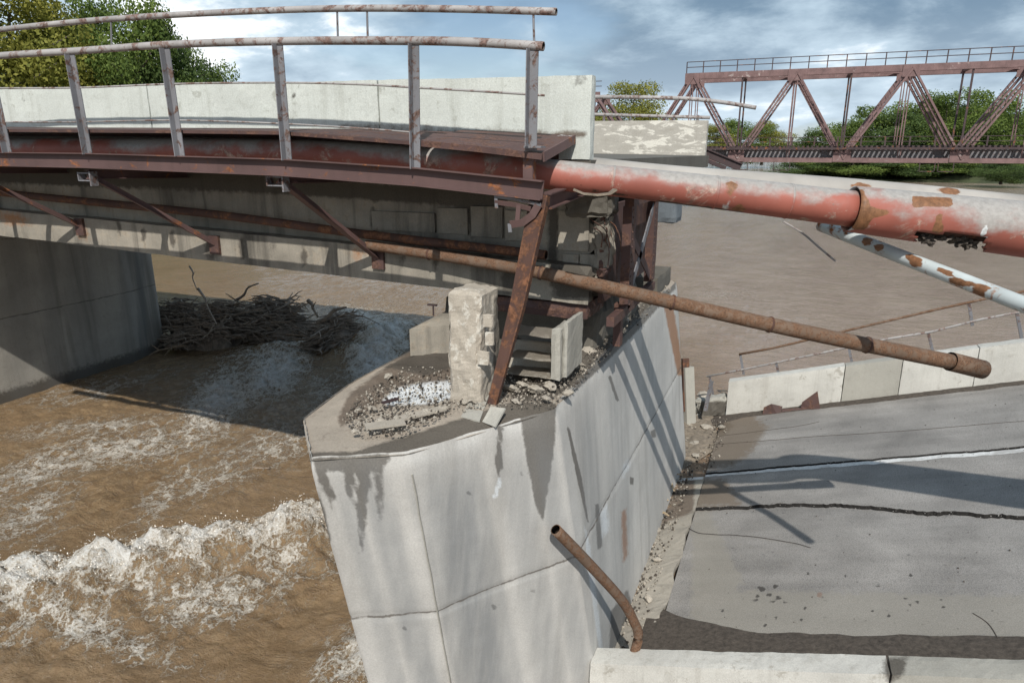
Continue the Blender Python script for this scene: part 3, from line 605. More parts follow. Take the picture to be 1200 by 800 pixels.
# ------------------------------------------------------------------ STANDING BRIDGE SPAN
def btop(s): return H+.857+.0165*(-2.3-s)           # parapet top
def dk(s): return btop(s)-.95                         # deck level
SL, SR = -46.0, -2.3
span = empty('bridge_span', (-20, 6.5, H-2), 'standing road bridge span with sagging concrete girder and rusty walkway brackets at upper left', 'bridge span')
def wz(fn): return lambda p: Vector((p.x, p.y, p.z+fn(p.x)))
mb = MB(); st = [SL, -30, -20, -12, -8, -5, SR]
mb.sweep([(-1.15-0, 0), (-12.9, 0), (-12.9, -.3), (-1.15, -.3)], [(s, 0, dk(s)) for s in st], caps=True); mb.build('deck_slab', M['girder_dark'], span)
gb = lambda s: (H-1.88)+.033*(-4.4-s)             # girder soffit
gw = lambda p: Vector((p.x, p.y, p.z+gb(p.x)))
# outer girder: bottom flange and web, both with real broken end
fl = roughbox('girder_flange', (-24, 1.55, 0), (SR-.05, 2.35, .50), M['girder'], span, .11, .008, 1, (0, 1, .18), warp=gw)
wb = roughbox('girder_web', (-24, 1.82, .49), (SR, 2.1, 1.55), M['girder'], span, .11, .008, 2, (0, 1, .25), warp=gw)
fl2 = roughbox('girder_flange', (-46, 1.55, 0), (-24, 2.35, .50), M['girder'], span, .8, .008, 1, warp=gw); wb2 = roughbox('girder_web', (-46, 1.82, .49), (-24, 2.1, 1.55), M['girder'], span, .8, .008, 2, warp=gw)
paint(wb, 'dark', [[(-20, 180), (620, 225), (590, 240), (585, 262), (553, 278), (548, 250), (500, 238), (440, 236), (420, 232), (300, 228), (150, 220), (-20, 215)], [(640, 240), (655, 240), (655, 320), (640, 320)], ([(436, 240), (440, 240), (442, 280), (438, 280)], 4)], 8)  # upper dark band: walkway shade painted onto the web, along with stains
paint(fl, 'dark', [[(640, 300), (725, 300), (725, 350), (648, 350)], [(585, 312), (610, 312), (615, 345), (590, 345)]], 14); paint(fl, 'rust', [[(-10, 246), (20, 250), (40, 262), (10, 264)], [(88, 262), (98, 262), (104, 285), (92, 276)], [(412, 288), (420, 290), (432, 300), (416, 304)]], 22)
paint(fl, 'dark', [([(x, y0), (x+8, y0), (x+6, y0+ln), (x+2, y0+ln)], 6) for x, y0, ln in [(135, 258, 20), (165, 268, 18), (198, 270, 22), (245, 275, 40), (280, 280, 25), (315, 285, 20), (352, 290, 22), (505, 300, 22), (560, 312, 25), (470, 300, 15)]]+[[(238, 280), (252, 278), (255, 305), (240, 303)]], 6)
# patched facing panels on the web near the broken end
for (x0, y0, x1, y1) in [(436, 247, 511, 273), (512, 243, 549, 275), (552, 241, 590, 279), (655, 246, 690, 295), (660, 297, 678, 330), (680, 297, 700, 330), (592, 246, 630, 284)]:
    a = atY(x0, y0, 1.8); b = atY(x1, y1, 1.8); o = roughbox('facing_panel', (a.x, 1.775, b.z), (b.x, 1.815, a.z), M['girder'], span, .09, .006, x0); 
for k, yv in enumerate((4.2, 6.9, 9.6, 12.0)):
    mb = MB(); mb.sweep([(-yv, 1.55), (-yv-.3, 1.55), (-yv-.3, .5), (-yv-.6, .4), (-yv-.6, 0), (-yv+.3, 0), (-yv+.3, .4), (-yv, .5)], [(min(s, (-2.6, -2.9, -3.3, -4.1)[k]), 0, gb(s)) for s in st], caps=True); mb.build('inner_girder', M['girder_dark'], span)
# channel beam along the walkway edge
topl = [(-300, 174), (-150, 176), (0, 179), (100, 181), (333, 188), (490, 199), (637, 214)]; botl = [(-300, 192), (-150, 192), (0, 194), (100, 195), (333, 204), (490, 215), (637, 232)]
path = []; hs = []
for (a, b), (c, d_) in zip(topl, botl):
    p1 = atY(a, b, 0); p2 = atY(c, d_, 0); path.append((p1+p2)/2); hs.append(p1.z-p2.z)
mb = MB(); mb.sweep([(x_, y_) for x_, y_ in Cp(.205, .09, .014)], path, up=(0, 0, 1)); 
chan = mb.build('channel_beam', M['channel'], span)
paint(chan, 'white', [([(x_, 180), (x_+9, 180), (x_+9, 197), (x_, 197)], 16) for x_ in (148, 214, 52)], 14)
# walkway plates
wf = [(-320, 149), (0, 151.5), (205, 152.5), (330, 154), (488, 166)]; wbk = [(-320, 148.5), (0, 151), (205, 151.3), (330, 152), (488, 155)]
def plate(f, b_, y0=0.02, y1=1.12, t=.02, lip=.04):
    fp = [atY(x_, y_, y0) for x_, y_ in f]; bp = [atY(x_, y_, y1) for x_, y_ in b_]; 
    mb = MB()
    for i in range(len(fp)-1):
        A_, B_ = fp[i], fp[i+1]; C_ = bp[i+1].copy(); D_ = bp[i].copy(); C_.x = B_.x; D_.x = A_.x
        A2, B2, C2, D2 = [p-Vector((0, 0, t)) for p in (A_, B_, C_, D_)]
        mb.hexa([A2, B2, C2, D2, A_, B_, C_, D_])
    mb.sweep(Rp(.02, lip), [p+Vector((0, -.012, -lip/2)) for p in fp]); return mb
plate(wf, wbk).build('walkway_plate', M['brown'], span)
fR = [(492, 164.5), (560, 171), (636, 180)]; bR = [(500, 152.5), (600, 155), (684, 158.5)]
pl = plate(fR, bR, lip=.065).build('walkway_plate', M['brown'], span)
co = wverts(pl); setattrf(pl, 'white', .36*np.clip((co[:, 1]-.1)*2, 0, 1)+.25*fbm(co[:, 0]*3, co[:, 1]*5, 3, 3))
e1 = atY(637, 184, 0.0); e2 = atY(685, 163, 1.1); e2.x = e1.x
MB().sweep(Rp(.02, .10), [e1, e2]).build('edge_angle', M['channel'], span)
# stringer of the walkway
mb = MB(); mb.sweep(Ip(.16, .10, .015), [atY(x_, y_, .9) for x_, y_ in [(-300, 158), (0, 162), (300, 164), (480, 170), (655, 180)]]); mb.build('walkway_stringer', M['brown'], span)
# cantilever brackets: chord and diagonal strut
brk = [((-180, 190), (-40, 258)), ((-45, 200), (92, 264)), ((105, 206), (250, 285)), ((328, 211), (442, 301))]
for (a, b), (c, d_) in brk:
    p = atY(a, b, .06); q_ = atY(c, d_, 1.53)
    mb = MB(); mb.sweep([(-.07, -.03), (.07, -.03), (.07, -.018), (.012, -.018), (.012, .05), (-.012, .05), (-.012, -.018), (-.07, -.018)], [p, q_]); mb.build('diagonal_strut', M['channel'], span)
    MB().sweep(Ip(.13, .09, .014), [(p.x, .03, p.z+.02), (p.x, 1.8, p.z-.02)]).build('bracket_chord', M['channel'], span)
    mb = MB(); mb.box((p.x-.16, -.0, p.z-.075), (p.x+.10, .13, p.z-.06)); mb.box((p.x-.16, -.01, p.z+.03), (p.x+.08, .13, p.z+.045)); mb.box((p.x-.17, 0, p.z-.075), (p.x-.155, .12, p.z+.05)); mb.box((p.x+.09, -.02, p.z-.14), (p.x+.115, .1, p.z+.06)); mb.build('bracket_shoe', M['post'], span)
    g_ = atY(c, d_, 1.5); MB().box((g_.x-.10, 1.5, g_.z-.18), (g_.x+.10, 1.548, g_.z+.12)).build('anchor_plate', M['brown'], span)
p = atY(640, 236, .05); MB().sweep(Ip(.17, .12, .016), [p, Vector((p.x, 1.8, p.z+.10))]).build('bracket_chord', M['channel'], span)
p = atY(624, 183, .07); q_ = atY(624, 213, .07); MB().sweep(Lp(.11, .11, .012), [q_, p], up=(0, 1, 0)).build('bracket_post', M['channel'], span)
# steel end frame of the old span
endf = empty('steel_end_frame', (-1.95, 2.7, NZ+.1), 'dark riveted steel cross braced frame standing on the pier beside the broken girder end', 'steel frame')
def rivets(mb, p0, p1, n, r=.016, nrm=(1, 0, 0)):
    nrm = Vector(nrm); p0 = Vector(p0); p1 = Vector(p1)
    for i in range(n):
        c = p0.lerp(p1, (i+.5)/n); mb.tube([c, c+nrm*.012], [r, r*.6], 6)
FX = -1.95; zt = H-.68; zb = NZ+.12
for yv, nm, zb_ in ((1.95, 'front', H-2.05), (3.55, 'back', H-1.95)):
    mb = MB().box((FX-.12, yv, zb_), (FX, yv+.16, zt)).box((FX-.02, yv+.16, zb_), (FX-.006, yv+.30, zt)); rivets(mb, (FX, yv+.08, zb_), (FX, yv+.08, zt), 14); mb.build('upright', M['brown'], endf)
for a, b in (((2.12, H-1.9), (3.6, zt-.1)), ((2.15, H-1.1), (3.55, H-1.85))):
    MB().sweep(Rp(.13, .016), [(FX-.03, a[0], a[1]), (FX-.03, b[0], b[1])], up=(1, 0, 0)).build('cross_brace', M['post'] if a[1] < H-1.5 else M['channel'], endf)
MB().box((FX-.10, 1.95, zt), (FX+.02, 3.9, zt+.12)).build('top_beam', M['brown'], endf)
MB().box((FX-.10, 1.2, H-2.12), (FX+.0, 3.9, H-2.0)).build('bottom_beam', M['brown'], endf)
mb = MB().box((FX-.36, 1.72, H-1.95), (FX-.30, 5.5, zt)).box((FX-.33, 1.5, H-1.55), (FX-.25, 1.95, H-1.47)); rivets(mb, (FX-.25, 1.6, H-1.51), (FX-.25, 1.95, H-1.51), 5); mb.build('web_plate', M['brown'], endf)
MB().box((FX-.2, 2.0, H-2.6), (FX-.1, 2.16, H-2.0)).build('leg', M['brown'], endf)
o = roughbox('girder_end_block', (-2.2, 4.2, H-1.10), (-1.72, 4.7, H-.66), M['bluegrey'], None, .08, .02, 3); tag(o, 'blue grey beam end sticking out beyond the riveted steel frame', 'beam end')
o = roughbox('bearing_block', (-3.2, 6.6, NZ+.02), (-2.38, 8.2, NZ+.42), M['girder_dark'], None, .1, .02, 4); tag(o, 'dark bearing block on the pier edge behind the steel frame', 'block')
# ragged concrete hanging at the girder end with bare bars
rag = roughbox('broken_concrete', (-2.75, 1.55, H-.80), (-2.15, 2.1, H-.45), M['girder_dark'], span, .05, .05, 8)
rag2 = roughbox('broken_concrete', (-2.4, 1.7, H-1.5), (-2.2, 2.1, H-.8), M['girder'], span, .04, .045, 9)
for i in range(9):
    a = Vector((-2.35+random.uniform(-.1, .1), 1.62+random.uniform(0, .4), H-.75-random.uniform(0, .3))); e = a+Vector((random.uniform(.1, .35), random.uniform(-.2, .1), -random.uniform(.1, .5)))
    MB().tube(smoothpath([a, (a+e)/2+Vector((.06, 0, .05)), e], 4), .007, 5).build('rebar', M['rustdark'], span)

# parapet of the standing span
def parapet(name, s0, s1, y0, th, hgt, zf, mats, label, cat, step=.08, seg=None):
    root = empty(name, ((s0+s1)/2, y0+th/2, zf((s0+s1)/2)), label, cat); cuts = seg or [s0, s1]
    objs = []
    for i in range(len(cuts)-1):
        a, b = cuts[i], cuts[i+1]
        objs.append(roughbox('barrier_block', (a+.003, y0, 0), (b-.003, y0+th, hgt), mats[i % len(mats)], root, step, .008, i+int(s0*3), warp=lambda p: Vector((p.x, p.y, p.z+zf(p.x)))))
    return root, objs
rt, ob = parapet('concrete_parapet', -46, SR, 1.13, .17, .95, dk, [M['barrier']], 'long pale whitewashed concrete parapet behind the rusty walkway railing', 'parapet', .09, [-46, -22, -15.5, -9.3, -5.2, SR])
for o in ob[2:]:
    paint(o, 'dark', [([(x_, y_), (x_+2, y_), (x_+2, y_+7), (x_+.6, y_+8)], 3) for x_, y_ in [(28, 112), (154, 111), (229, 111), (260, 111), (343, 108), (442, 106), (540, 104), (664, 100)]]+[([(668, 89), (686, 89), (686, 102), (679, 97), (672, 104)], 8)], 3)
    paint(o, 'soil', [[(395, 146), (690, 152), (690, 160), (395, 156)]], 7)
def btop2(s): return dk(s)+.0
rt, ob = parapet('concrete_parapet', -20, -2.35, 12.55, .3, .98, lambda s: H-.17+.01*(-2.3-s), [M['barrier_old']], 'peeling white concrete parapet on the far side of the bridge above the big pipes', 'parapet', .09, [-20, -8, -2.35])

# railing on the near walkway
rl = empty('walkway_railing', (-8, 0, H-.3), 'rusty pipe railing with grey posts on the near edge of the bridge walkway', 'railing')
posts = [((-112, 72), (-92, 176)), ((-12, 68), (12, 179)), ((85, 64), (106, 181)), ((196, 57), (214, 183)), ((328, 52), (339, 188)), ((487, 52), (489, 198))]
for (a, b), (c, d_) in posts:
    t_ = atY(a, b, -.03); b_ = atY(c, d_, -.03); MB().sweep([(-.045, 0), (.045, 0), (.045, .012), (-.033, .012), (-.033, .09), (-.045, .09)], [b_, t_], up=(0, -1, 0)).build('post', M['post'], rl)
t_ = atY(626, 58, -.03); b_ = atY(624, 172, -.03); MB().sweep([(-.05, 0), (.05, 0), (.05, .012), (-.038, .012), (-.038, .1), (-.05, .1)], [b_, t_], up=(0, -1, 0)).build('post', M['post'], rl)
mb = MB().box((b_.x-.09, -.05, b_.z-.012), (b_.x+.10, .10, b_.z+.008)); mb.build('foot_plate', M['post'], rl)
def yrail(pts, r, mat, nm, Y=-.03, hollow=True):
    P_ = smoothpath([atY(a, b, Y) for a, b in pts], 5); mb = MB()
    if hollow: mb.hollow(P_, r, .006, 12)
    else: mb.tube(P_, r, 7)
    return mb.build(nm, mat, rl, True)
yrail([(-220, 84), (-100, 75), (0, 65.5), (90, 60), (200, 52.5), (330, 48.5), (480, 48), (560, 50), (637, 54.5)], .046, M['rail'], 'top_rail')
yrail([(-220, 62), (-100, 48), (0, 35), (100, 25), (200, 18), (330, 12), (430, 10), (540, 11), (652, 14)], .037, M['rail'], 'upper_rail')
yrail([(-150, 104), (0, 103.5), (90, 103), (205, 98.5), (330, 97), (420, 99), (490, 103), (560, 107), (638, 112)], .012, M['rail'], 'mid_rail', hollow=False)
yrail([(-150, 142), (0, 143), (90, 143), (205, 141), (330, 145), (430, 151), (480, 155)], .010, M['rail'], 'lower_rail', hollow=False)
for xx, y0, y1 in ((130, 22, 58), (395, 11, 47), (430, 10, 47), (625, 14, 52), (-60, 42, 70)):
    MB().tube([atY(xx, y0, -.03), atY(xx+1, y1, -.03)], .012, 6).build('rod', M['post'], rl)
# railing on the far side
fr_ = empty('far_railing', (-4, 13.0, H+.6), 'thin rusty rail pipes above the far peeling parapet', 'railing')
P_ = smoothpath([atY(a, b, 13.0) for a, b in [(560, 110), (690, 113.5), (740, 114), (800, 115.5), (830, 118), (860, 122), (886, 126.5)]], 4); MB().hollow(P_, .055, .008, 10).build('top_rail', M['rail'], fr_, True)
P_ = [atY(a, b, 13.0) for a, b in [(560, 131), (690, 134), (760, 136), (832, 138)]]; MB().tube(P_, .045, 8).build('lower_rail', M['rail'], fr_, True)
for xx in (708, 739, 781, 790, 818): MB().tube([atY(xx, 135, 13.0), atY(xx, 143, 13.0)], .03, 6).build('post', M['post'], fr_)
o = MB(); a = atY(822, 177, 13.4); b = atY(868, 196, 13.8); o.sweep(Ip(.22, .14, .03), [a, b]); a2 = atY(822, 186, 13.2); b2 = atY(850, 197, 13.5); o.sweep(Rp(.1, .1), [a2, b2])
tag(o.build('sagging_walkway_beam', M['trussdark']), 'dark steel beam drooping from the far end of the bridge beside the far parapet', 'steel beam')

# ------------------------------------------------------------------ PIPES
def pipe(name, P_, r, mat, label, seg=28, fade=True, wall=.012, group=None, cat='pipe', both=False):
    mb = MB(); mb.hollow(P_, r, wall, seg); o = mb.build(name, mat, None, True); tag(o, label, cat, group)
    if fade:
        co = wverts(o); C = np.array([list(p) for p in P_]); k = len(co)
        n = min(k, len(P_)*seg); f = np.zeros(k); ring = np.repeat(np.arange(len(P_)), seg)[:n]
        f[:n] = .5+.62*(co[:n, 2]-C[ring][:, 2])/np.take(np.asarray(r if hasattr(r, '__len__') else [r]*len(P_)), ring)-.12*np.sin(co[:n, 0]*1.7); setattrf(o, 'fade', np.clip(f-.18, 0, 1))
    return o
fcen = [(-260, 175, .48), (0, 175, .48), (330, 179, .48), (560, 194, .5), (650, 205, None), (800, 221, None), (1000, 245, None), (1200, 269, None), (1330, 285, None)]
tt = {650: 7.8, 800: 7.7, 1000: 7.65, 1200: 7.6, 1330: 7.5}
P1 = [atY(a, b, c) if c else atD(a, b, tt[a]) for a, b, c in fcen]; P1.append(P1[-1]+Vector((6, -1.8, -.5)))
PJ = resample(smoothpath(P1[:7], 8), .12); rJ = [.168+.042*min(1, max(0, (p.x+2.0)/3.4)) for p in PJ]
o = pipe('heating_pipe', PJ, rJ, M['redpipe'], 'thick faded red and grey main pipe running out of the walkway across the gap')
paint(o, 'rust', [([(856, 213), (861, 210), (868, 232), (868, 249), (855, 247)], 5)], 5); paint(o, 'white', [([(848, 207), (855, 207), (852, 248), (849, 248)], 9)], 6); paint(o, 'dark', [([(640, 205), (700, 222), (850, 252), (1000, 276), (850, 245), (700, 226)], 8)], 8)
for px_ in (722, 838, 925):
    k_ = min(range(2, len(PJ)-2), key=lambda i: abs(proj(np.array([list(PJ[i])]))[0][0]-px_)); dd_ = (PJ[k_+1]-PJ[k_]).normalized()
    w_ = MB().tube([PJ[k_]-dd_*.012, PJ[k_]+dd_*.012], rJ[k_]*1.022, 28).build('weld_seam', M['redpipe'], o, True); setattrf(w_, 'fade', np.clip(.5+.62*(wverts(w_)[:, 2]-PJ[k_].z)/rJ[k_], 0, 1))
PK = resample(smoothpath([P1[6]-Vector((.03, 0, 0))]+P1[7:], 10), .05); rK = []
for p in PK: rK.append(.232 if True else 0)
# outer casing beyond the joint: a wider shell with its underside torn open
seg = 44; V = []; Fc = []
for i, p in enumerate(PK):
    t = (PK[min(i+1, len(PK)-1)]-PK[max(i-1, 0)]).normalized(); sd = t.cross(Vector((0, 0, 1))).normalized(); u2 = sd.cross(t); s_ = min(1, .80+i/40*.2) if i < 40 else 1
    for j in range(seg): a = 2*math.pi*j/seg; rr = .302*s_; V.append(tuple(p+sd*math.cos(a)*rr+u2*math.sin(a)*rr))
Va = np.array(V); qx, qy = proj(Va); 
torn = polymask(qx, qy, [(1076, 273), (1150, 277), (1150, 300), (1076, 300)], 1) > .5
for i in range(len(PK)-1):
    for j in range(seg):
        q_ = (i*seg+j, i*seg+(j+1) % seg, (i+1)*seg+(j+1) % seg, (i+1)*seg+j)
        if not any(torn[k] for k in q_): Fc.append(q_)
cas = mkobj('pipe_casing', V, Fc, M['redpipe'], None, True); md = cas.modifiers.new('wall', 'SOLIDIFY'); md.thickness = .012
tag(cas, 'wider faded pipe casing at the right with large rust blotches and a torn underside', 'pipe casing')
C = np.repeat(np.array([list(p) for p in PK]), seg, 0); setattrf(cas, 'fade', np.clip(.46+.66*(Va[:, 2]-C[:, 2])/.302, 0, 1))
paint(cas, 'rust', [[(1003, 224), (1012, 222), (1018, 240), (1030, 246), (1044, 247), (1042, 250), (1020, 256), (1015, 268), (998, 268)], ([(1068, 231), (1117, 233), (1114, 243), (1070, 243)], 5), [(1096, 252), (1103, 250), (1105, 275), (1092, 272)]], 5)
paint(cas, 'white', [([(996, 215), (1003, 215), (1000, 270), (994, 270)], 6), ([(1150, 262), (1156, 262), (1156, 278), (1150, 278)], 5)], 5)
core = MB().tube([P1[6], P1[7], P1[8]], .19, 14).build('heating_pipe', M['rustdark'], None, True); tag(core, 'rusty inner pipe glimpsed through the torn underside of the casing', 'pipe')
# torn wadding under the casing
for a, b, r_ in ((1083, 277, .07), (1089, 283, .05), (1103, 279, .045), (1126, 282, .075), (1135, 285, .07), (1112, 276, .04)):
    c = atD(a, b, 7.6); mbv = []; import bmesh
    bm = bmesh.new(); bmesh.ops.create_icosphere(bm, subdivisions=3, radius=r_)
    for v in bm.verts: v.co += v.co.normalized()*r_*(mnoise.noise(v.co*30+Vector((a, b, 0)))*1.3); v.co.z *= .75
    me_ = bpy.data.meshes.new('insulation_tuft'); bm.to_mesh(me_); bm.free(); me_.materials.append(M['soil']); o = bpy.data.objects.new('insulation_tuft', me_); COL.objects.link(o); o.parent = cas; o.location = c-wloc(cas)
# rear pipe
rear = [atY(a, b, c) for a, b, c in [(-260, 172, .98), (0, 172, .98), (330, 178, .98), (560, 190, .95)]]+[atD(a, b, t) for a, b, t in [(690, 203, 8.5), (800, 214, 8.4), (1000, 229, 8.2), (1200, 249, 7.95), (1330, 264, 7.8)]]; rear.append(rear[-1]+Vector((6, -1.8, -.5)))
PR = resample(smoothpath(rear, 8), .15); o = pipe('heating_pipe', PR, .195, M['greypipe'], 'pale silvery pipe lying just behind the red main pipe', fade=False)
paint(o, 'rust', [[(1088, 222), (1130, 218), (1112, 230), (1095, 232)], ([(1004, 214), (1014, 214), (1016, 224), (1008, 224)], 5)], 5)
# cradle rim under the red pipe
mb = MB(); P_ = [atD(a, b, 7.45) for a, b in [(672, 222), (684, 227), (700, 228.5), (714, 227), (721, 222)]]; mb.sweep(Rp(.12, .02), P_); mb.build('pipe_cradle', M['soil_dry']); o = bpy.data.objects['pipe_cradle']; tag(o, 'thin curved yellowish cradle edge under the left end of the red pipe', 'pipe cradle')
# rusty service pipes along the girder
PA = resample(smoothpath([atY(a, b, 1.47) for a, b in [(-300, 200), (-100, 214), (30, 229), (240, 250), (430, 275), (640, 299)]], 6), .2)
o = pipe('service_pipe', PA, .065, M['rustdark'], 'orange rusted pipe strapped along the outer face of the concrete girder', seg=12, fade=False)
a0 = atY(430, 287, 1.40); a1 = atY(520, 300, 1.38); a2 = atY(620, 317, 1.34); a3 = atD(1120, 425, 9.45); a4 = atD(1152, 433, 9.55)
am = atY(706, 335.5, 1.47); PB = resample(smoothpath([a0, a1, a2, am, am.lerp(a3, .5)+Vector((0, -.12, 0)), a3], 6), .2); o = pipe('loose_rusty_pipe', PB, list(np.linspace(.072, .108, len(PB))), M['rustpipe'], 'long loose rusty pipe poking out over the collapsed road from the girder', seg=16, fade=False)
cl_ = MB(); d_ = (a4-a3).normalized(); cl_.hollow([a3-d_*.10, a4], .132, .02, 16); c_ = cl_.build('pipe_collar', M['rustpipe'], o, True)
for k in (.15, .36, .57, .74, .9):
    ki_ = int(k*(len(PB)-2)); p = PB[ki_]; dd_ = (PB[ki_+1]-PB[ki_]).normalized(); r_ = .074+.034*k; MB().tube([p-dd_*.012, p+dd_*.012], r_*1.10, 14).build('weld_seam', M['rustdark'], o, True)
b0, b1, b2_ = atD(962, 264, 9.0), atD(1200, 357, 6.75), atD(1330, 408, 5.8)
PC = resample([b0, b1, b2_], .1); o = pipe('small_water_pipe', PC, .080, M['bluepipe'], 'slim pale blue pipe with rust patches sloping down under the big pipes', seg=16, fade=False)
paint(o, 'rust', [([(1010, 278), (1020, 276), (1022, 288), (1014, 290)], 4), ([(1028, 286), (1038, 287), (1036, 294), (1028, 295)], 4), ([(1062, 298), (1072, 298), (1083, 306), (1078, 318), (1064, 308)], 4), ([(1098, 312), (1115, 318), (1112, 324), (1100, 318)], 4), ([(1113, 322), (1135, 330), (1130, 336), (1114, 332)], 4), ([(1140, 330), (1165, 337), (1150, 348), (1138, 344)], 4)], 4)
P_ = smoothpath([atD(918, 260, 8.4), atD(940, 273, 8.4), atD(960, 290, 8.35), atD(979, 306, 8.3)], 4); tag(MB().tube(P_, .014, 6).build('dangling_rod', M['rail']), 'thin crooked rod dangling over the water beneath the red pipe', 'rod')
# bent short pipe against the near pier
P_ = smoothpath([atD(651, 620, 8.05), atD(690, 660, 8.5), atD(728, 702, 9.1), atD(742, 726, 9.35), atD(748, 745, 9.5), atD(741, 772, 9.55)], 6)
mb = MB(); mb.hollow(P_[::-1], .068, .010, 14); tag(mb.build('bent_pipe', M['rustpipe'], None, True), 'short bent rusty pipe leaning on the side of the broken pier', 'pipe')

# ------------------------------------------------------------------ THINGS ON THE PIER TOP
# fallen strut
a = atY(634, 228, .05); b = atZ(577, 474, NZ+.06)
fs = empty('fallen_strut', b, 'long rusty steel angle strut hanging from the walkway corner down to the pier top', 'steel strut')
MB().sweep([(-.10, 0), (.10, 0), (.10, .012), (.0, .03), (-.085, .012), (-.085, .10), (-.10, .10)], [a, a.lerp(b, .5)+Vector((.03, 0, 0)), b], up=(0, -1, 0), radii=[1.15, .95, .62]).build('angle_bar', M['rustdark'], fs)
def sheet(pts, t=.02, mat=None, name='plate', parent=None):
    pts = [Vector(p) for p in pts]; n = (pts[1]-pts[0]).cross(pts[-1]-pts[0]).normalized()*t; k = len(pts)
    V = pts+[p-n for p in pts]; Fc = [tuple(range(k)), tuple(range(2*k-1, k-1, -1))]+[(i, i+k, (i+1) % k+k, (i+1) % k) for i in range(k)]
    return mkobj(name, V, Fc, mat, parent)
zt_ = NZ+.02
sheet([atZ(540, 488, zt_+.02), atZ(562, 493, zt_+.02), atD(576, 455, 8.15), atD(556, 458, 8.15)], .02, M['barrier_grey'], 'foot_plate', fs)
sheet([atZ(565, 494, zt_), atZ(580, 500, zt_), atZ(592, 478, zt_+.12), atZ(575, 476, zt_+.14)], .02, M['barrier_grey'], 'foot_plate', fs)
sheet([atD(562, 492, 7.75), atD(572, 478, 7.9), atD(578, 449, 8.1), atD(572, 455, 8.1)], .02, M['rustdark'], 'gusset', fs)
# crumpled bracket shoe at walkway corner
cb = empty('crumpled_bracket', atY(610, 262, 0), 'crumpled pinkish steel bracket hanging under the end of the channel beam', 'bracket')
for P_, w_ in (([(580, 230), (600, 233), (634, 240)], .03), ([(580, 237), (603, 240), (622, 245)], .05), ([(581, 228), (582, 244)], .035), ([(608, 240), (606, 262)], .05), ([(598, 263), (612, 261), (624, 252), (632, 238)], .08), ([(597, 262), (598, 272)], .04)):
    MB().sweep(Rp(w_, .014), [atY(a, b, -.05+.004*i) for i, (a, b) in enumerate(P_)], up=(0, 1, .3)).build('bent_flange', M['channel'] if w_ > .045 else M['post'], cb)
# limewashed block, box of broken panels, wedge
zc = NZ+.05
a = atZ(527, 470, zc); b = atZ(578, 462, zc); blk = roughbox('pedestal_block', (a.x, a.y, zc-.05), (b.x+.02, a.y+.55, atY(550, 343, a.y).z), M['block'], None, .04, .03, 5); tag(blk, 'tall square white washed masonry pedestal standing on the broken pier', 'pedestal')
paint(blk, 'dark', [([(580, 345), (592, 350), (592, 480), (578, 470), (577, 400)], 10)], 8)
for (x0, y0, x1, y1) in ((567, 367, 578, 384), (569, 388, 579, 405), (560, 410, 574, 428)):
    p = atY(x0, y0, a.y); q_ = atY(x1, y1, a.y); roughbox('brick', (p.x, a.y-.03, q_.z), (q_.x, a.y+.02, p.z), M['block'], blk, .05, .008, x0)
base = atZ(592, 448, zc); bx = empty('broken_box_section', (base.x+.4, base.y+.2, zc), 'open grey concrete box section with three shelves beside the rusty strut', 'box section')
def bb(x0, y0, x1, y1, Y0, Y1, nm, mat=M['barrier_grey'], seed=1):
    p = atY(x0, y0, Y0); q_ = atY(x1, y1, Y0); return roughbox(nm, (p.x, Y0, q_.z), (q_.x, Y1, p.z), mat, bx, .06, .012, seed)
Y0 = base.y
bb(592, 391, 652, 397, Y0, Y0+.5, 'shelf', M['block'], 2); bb(592, 418, 648, 423, Y0+.02, Y0+.48, 'shelf', M['block'], 3); bb(588, 437, 648, 444, Y0, Y0+.48, 'shelf', M['block'], 4)
bb(646, 385, 656, 447, Y0-.02, Y0+.5, 'side_panel', M['barrier_grey'], 5); bb(660, 377, 664, 443, Y0+.05, Y0+.7, 'side_panel', M['barrier_grey'], 6); bb(594, 397, 646, 437, Y0+.40, Y0+.46, 'back_panel', M['plank'] if False else M['block'], 7)
p0 = atZ(481, 417, zc); p1 = atZ(527, 414, zc); yv = p1.y
zl = atY(481, 386, p0.y).z; zr = atY(525, 370, p1.y).z
V = [p0, p1, p1+Vector((0, .7, 0)), p0+Vector((.05, .7, 0)), Vector((p0.x, p0.y, zl)), Vector((p1.x, p1.y, zl+.03)), Vector((p1.x, p1.y+.6, zr)), Vector((p1.x-.25, p1.y+.6, zr-.03))]
o = MB().hexa(V).build('wedge_block', M['girder']); tag(o, 'dark wedge shaped concrete block left of the white pedestal', 'block')
c = atY(508, 370, yv+.2); o = MB().tube([c, c+Vector((0, 0, .16))], .012, 6).box(c+Vector((-.09, -.02, .15)), c+Vector((.06, .02, .175))).build('anchor_bolt', M['trussdark']); tag(o, 'small dark tee headed bolt sticking up from the wedge block', 'bolt')
# sooty seat under the girder end
o = roughbox('support_block', (-4.9, 2.2, NZ), (-2.45, 5.0, H-2.15), M['girder_dark'], None, .12, .05, 12); tag(o, 'dark broken bearing seat under the girder end on top of the pier', 'bearing seat')
o = roughbox('girder_shoe', (-4.2, 1.6, H-2.16), (-2.4, 2.5, H-1.95), M['brown'], None, .1, .02, 13); tag(o, 'rusty steel shoe squeezed between the girder and its seat', 'bearing')
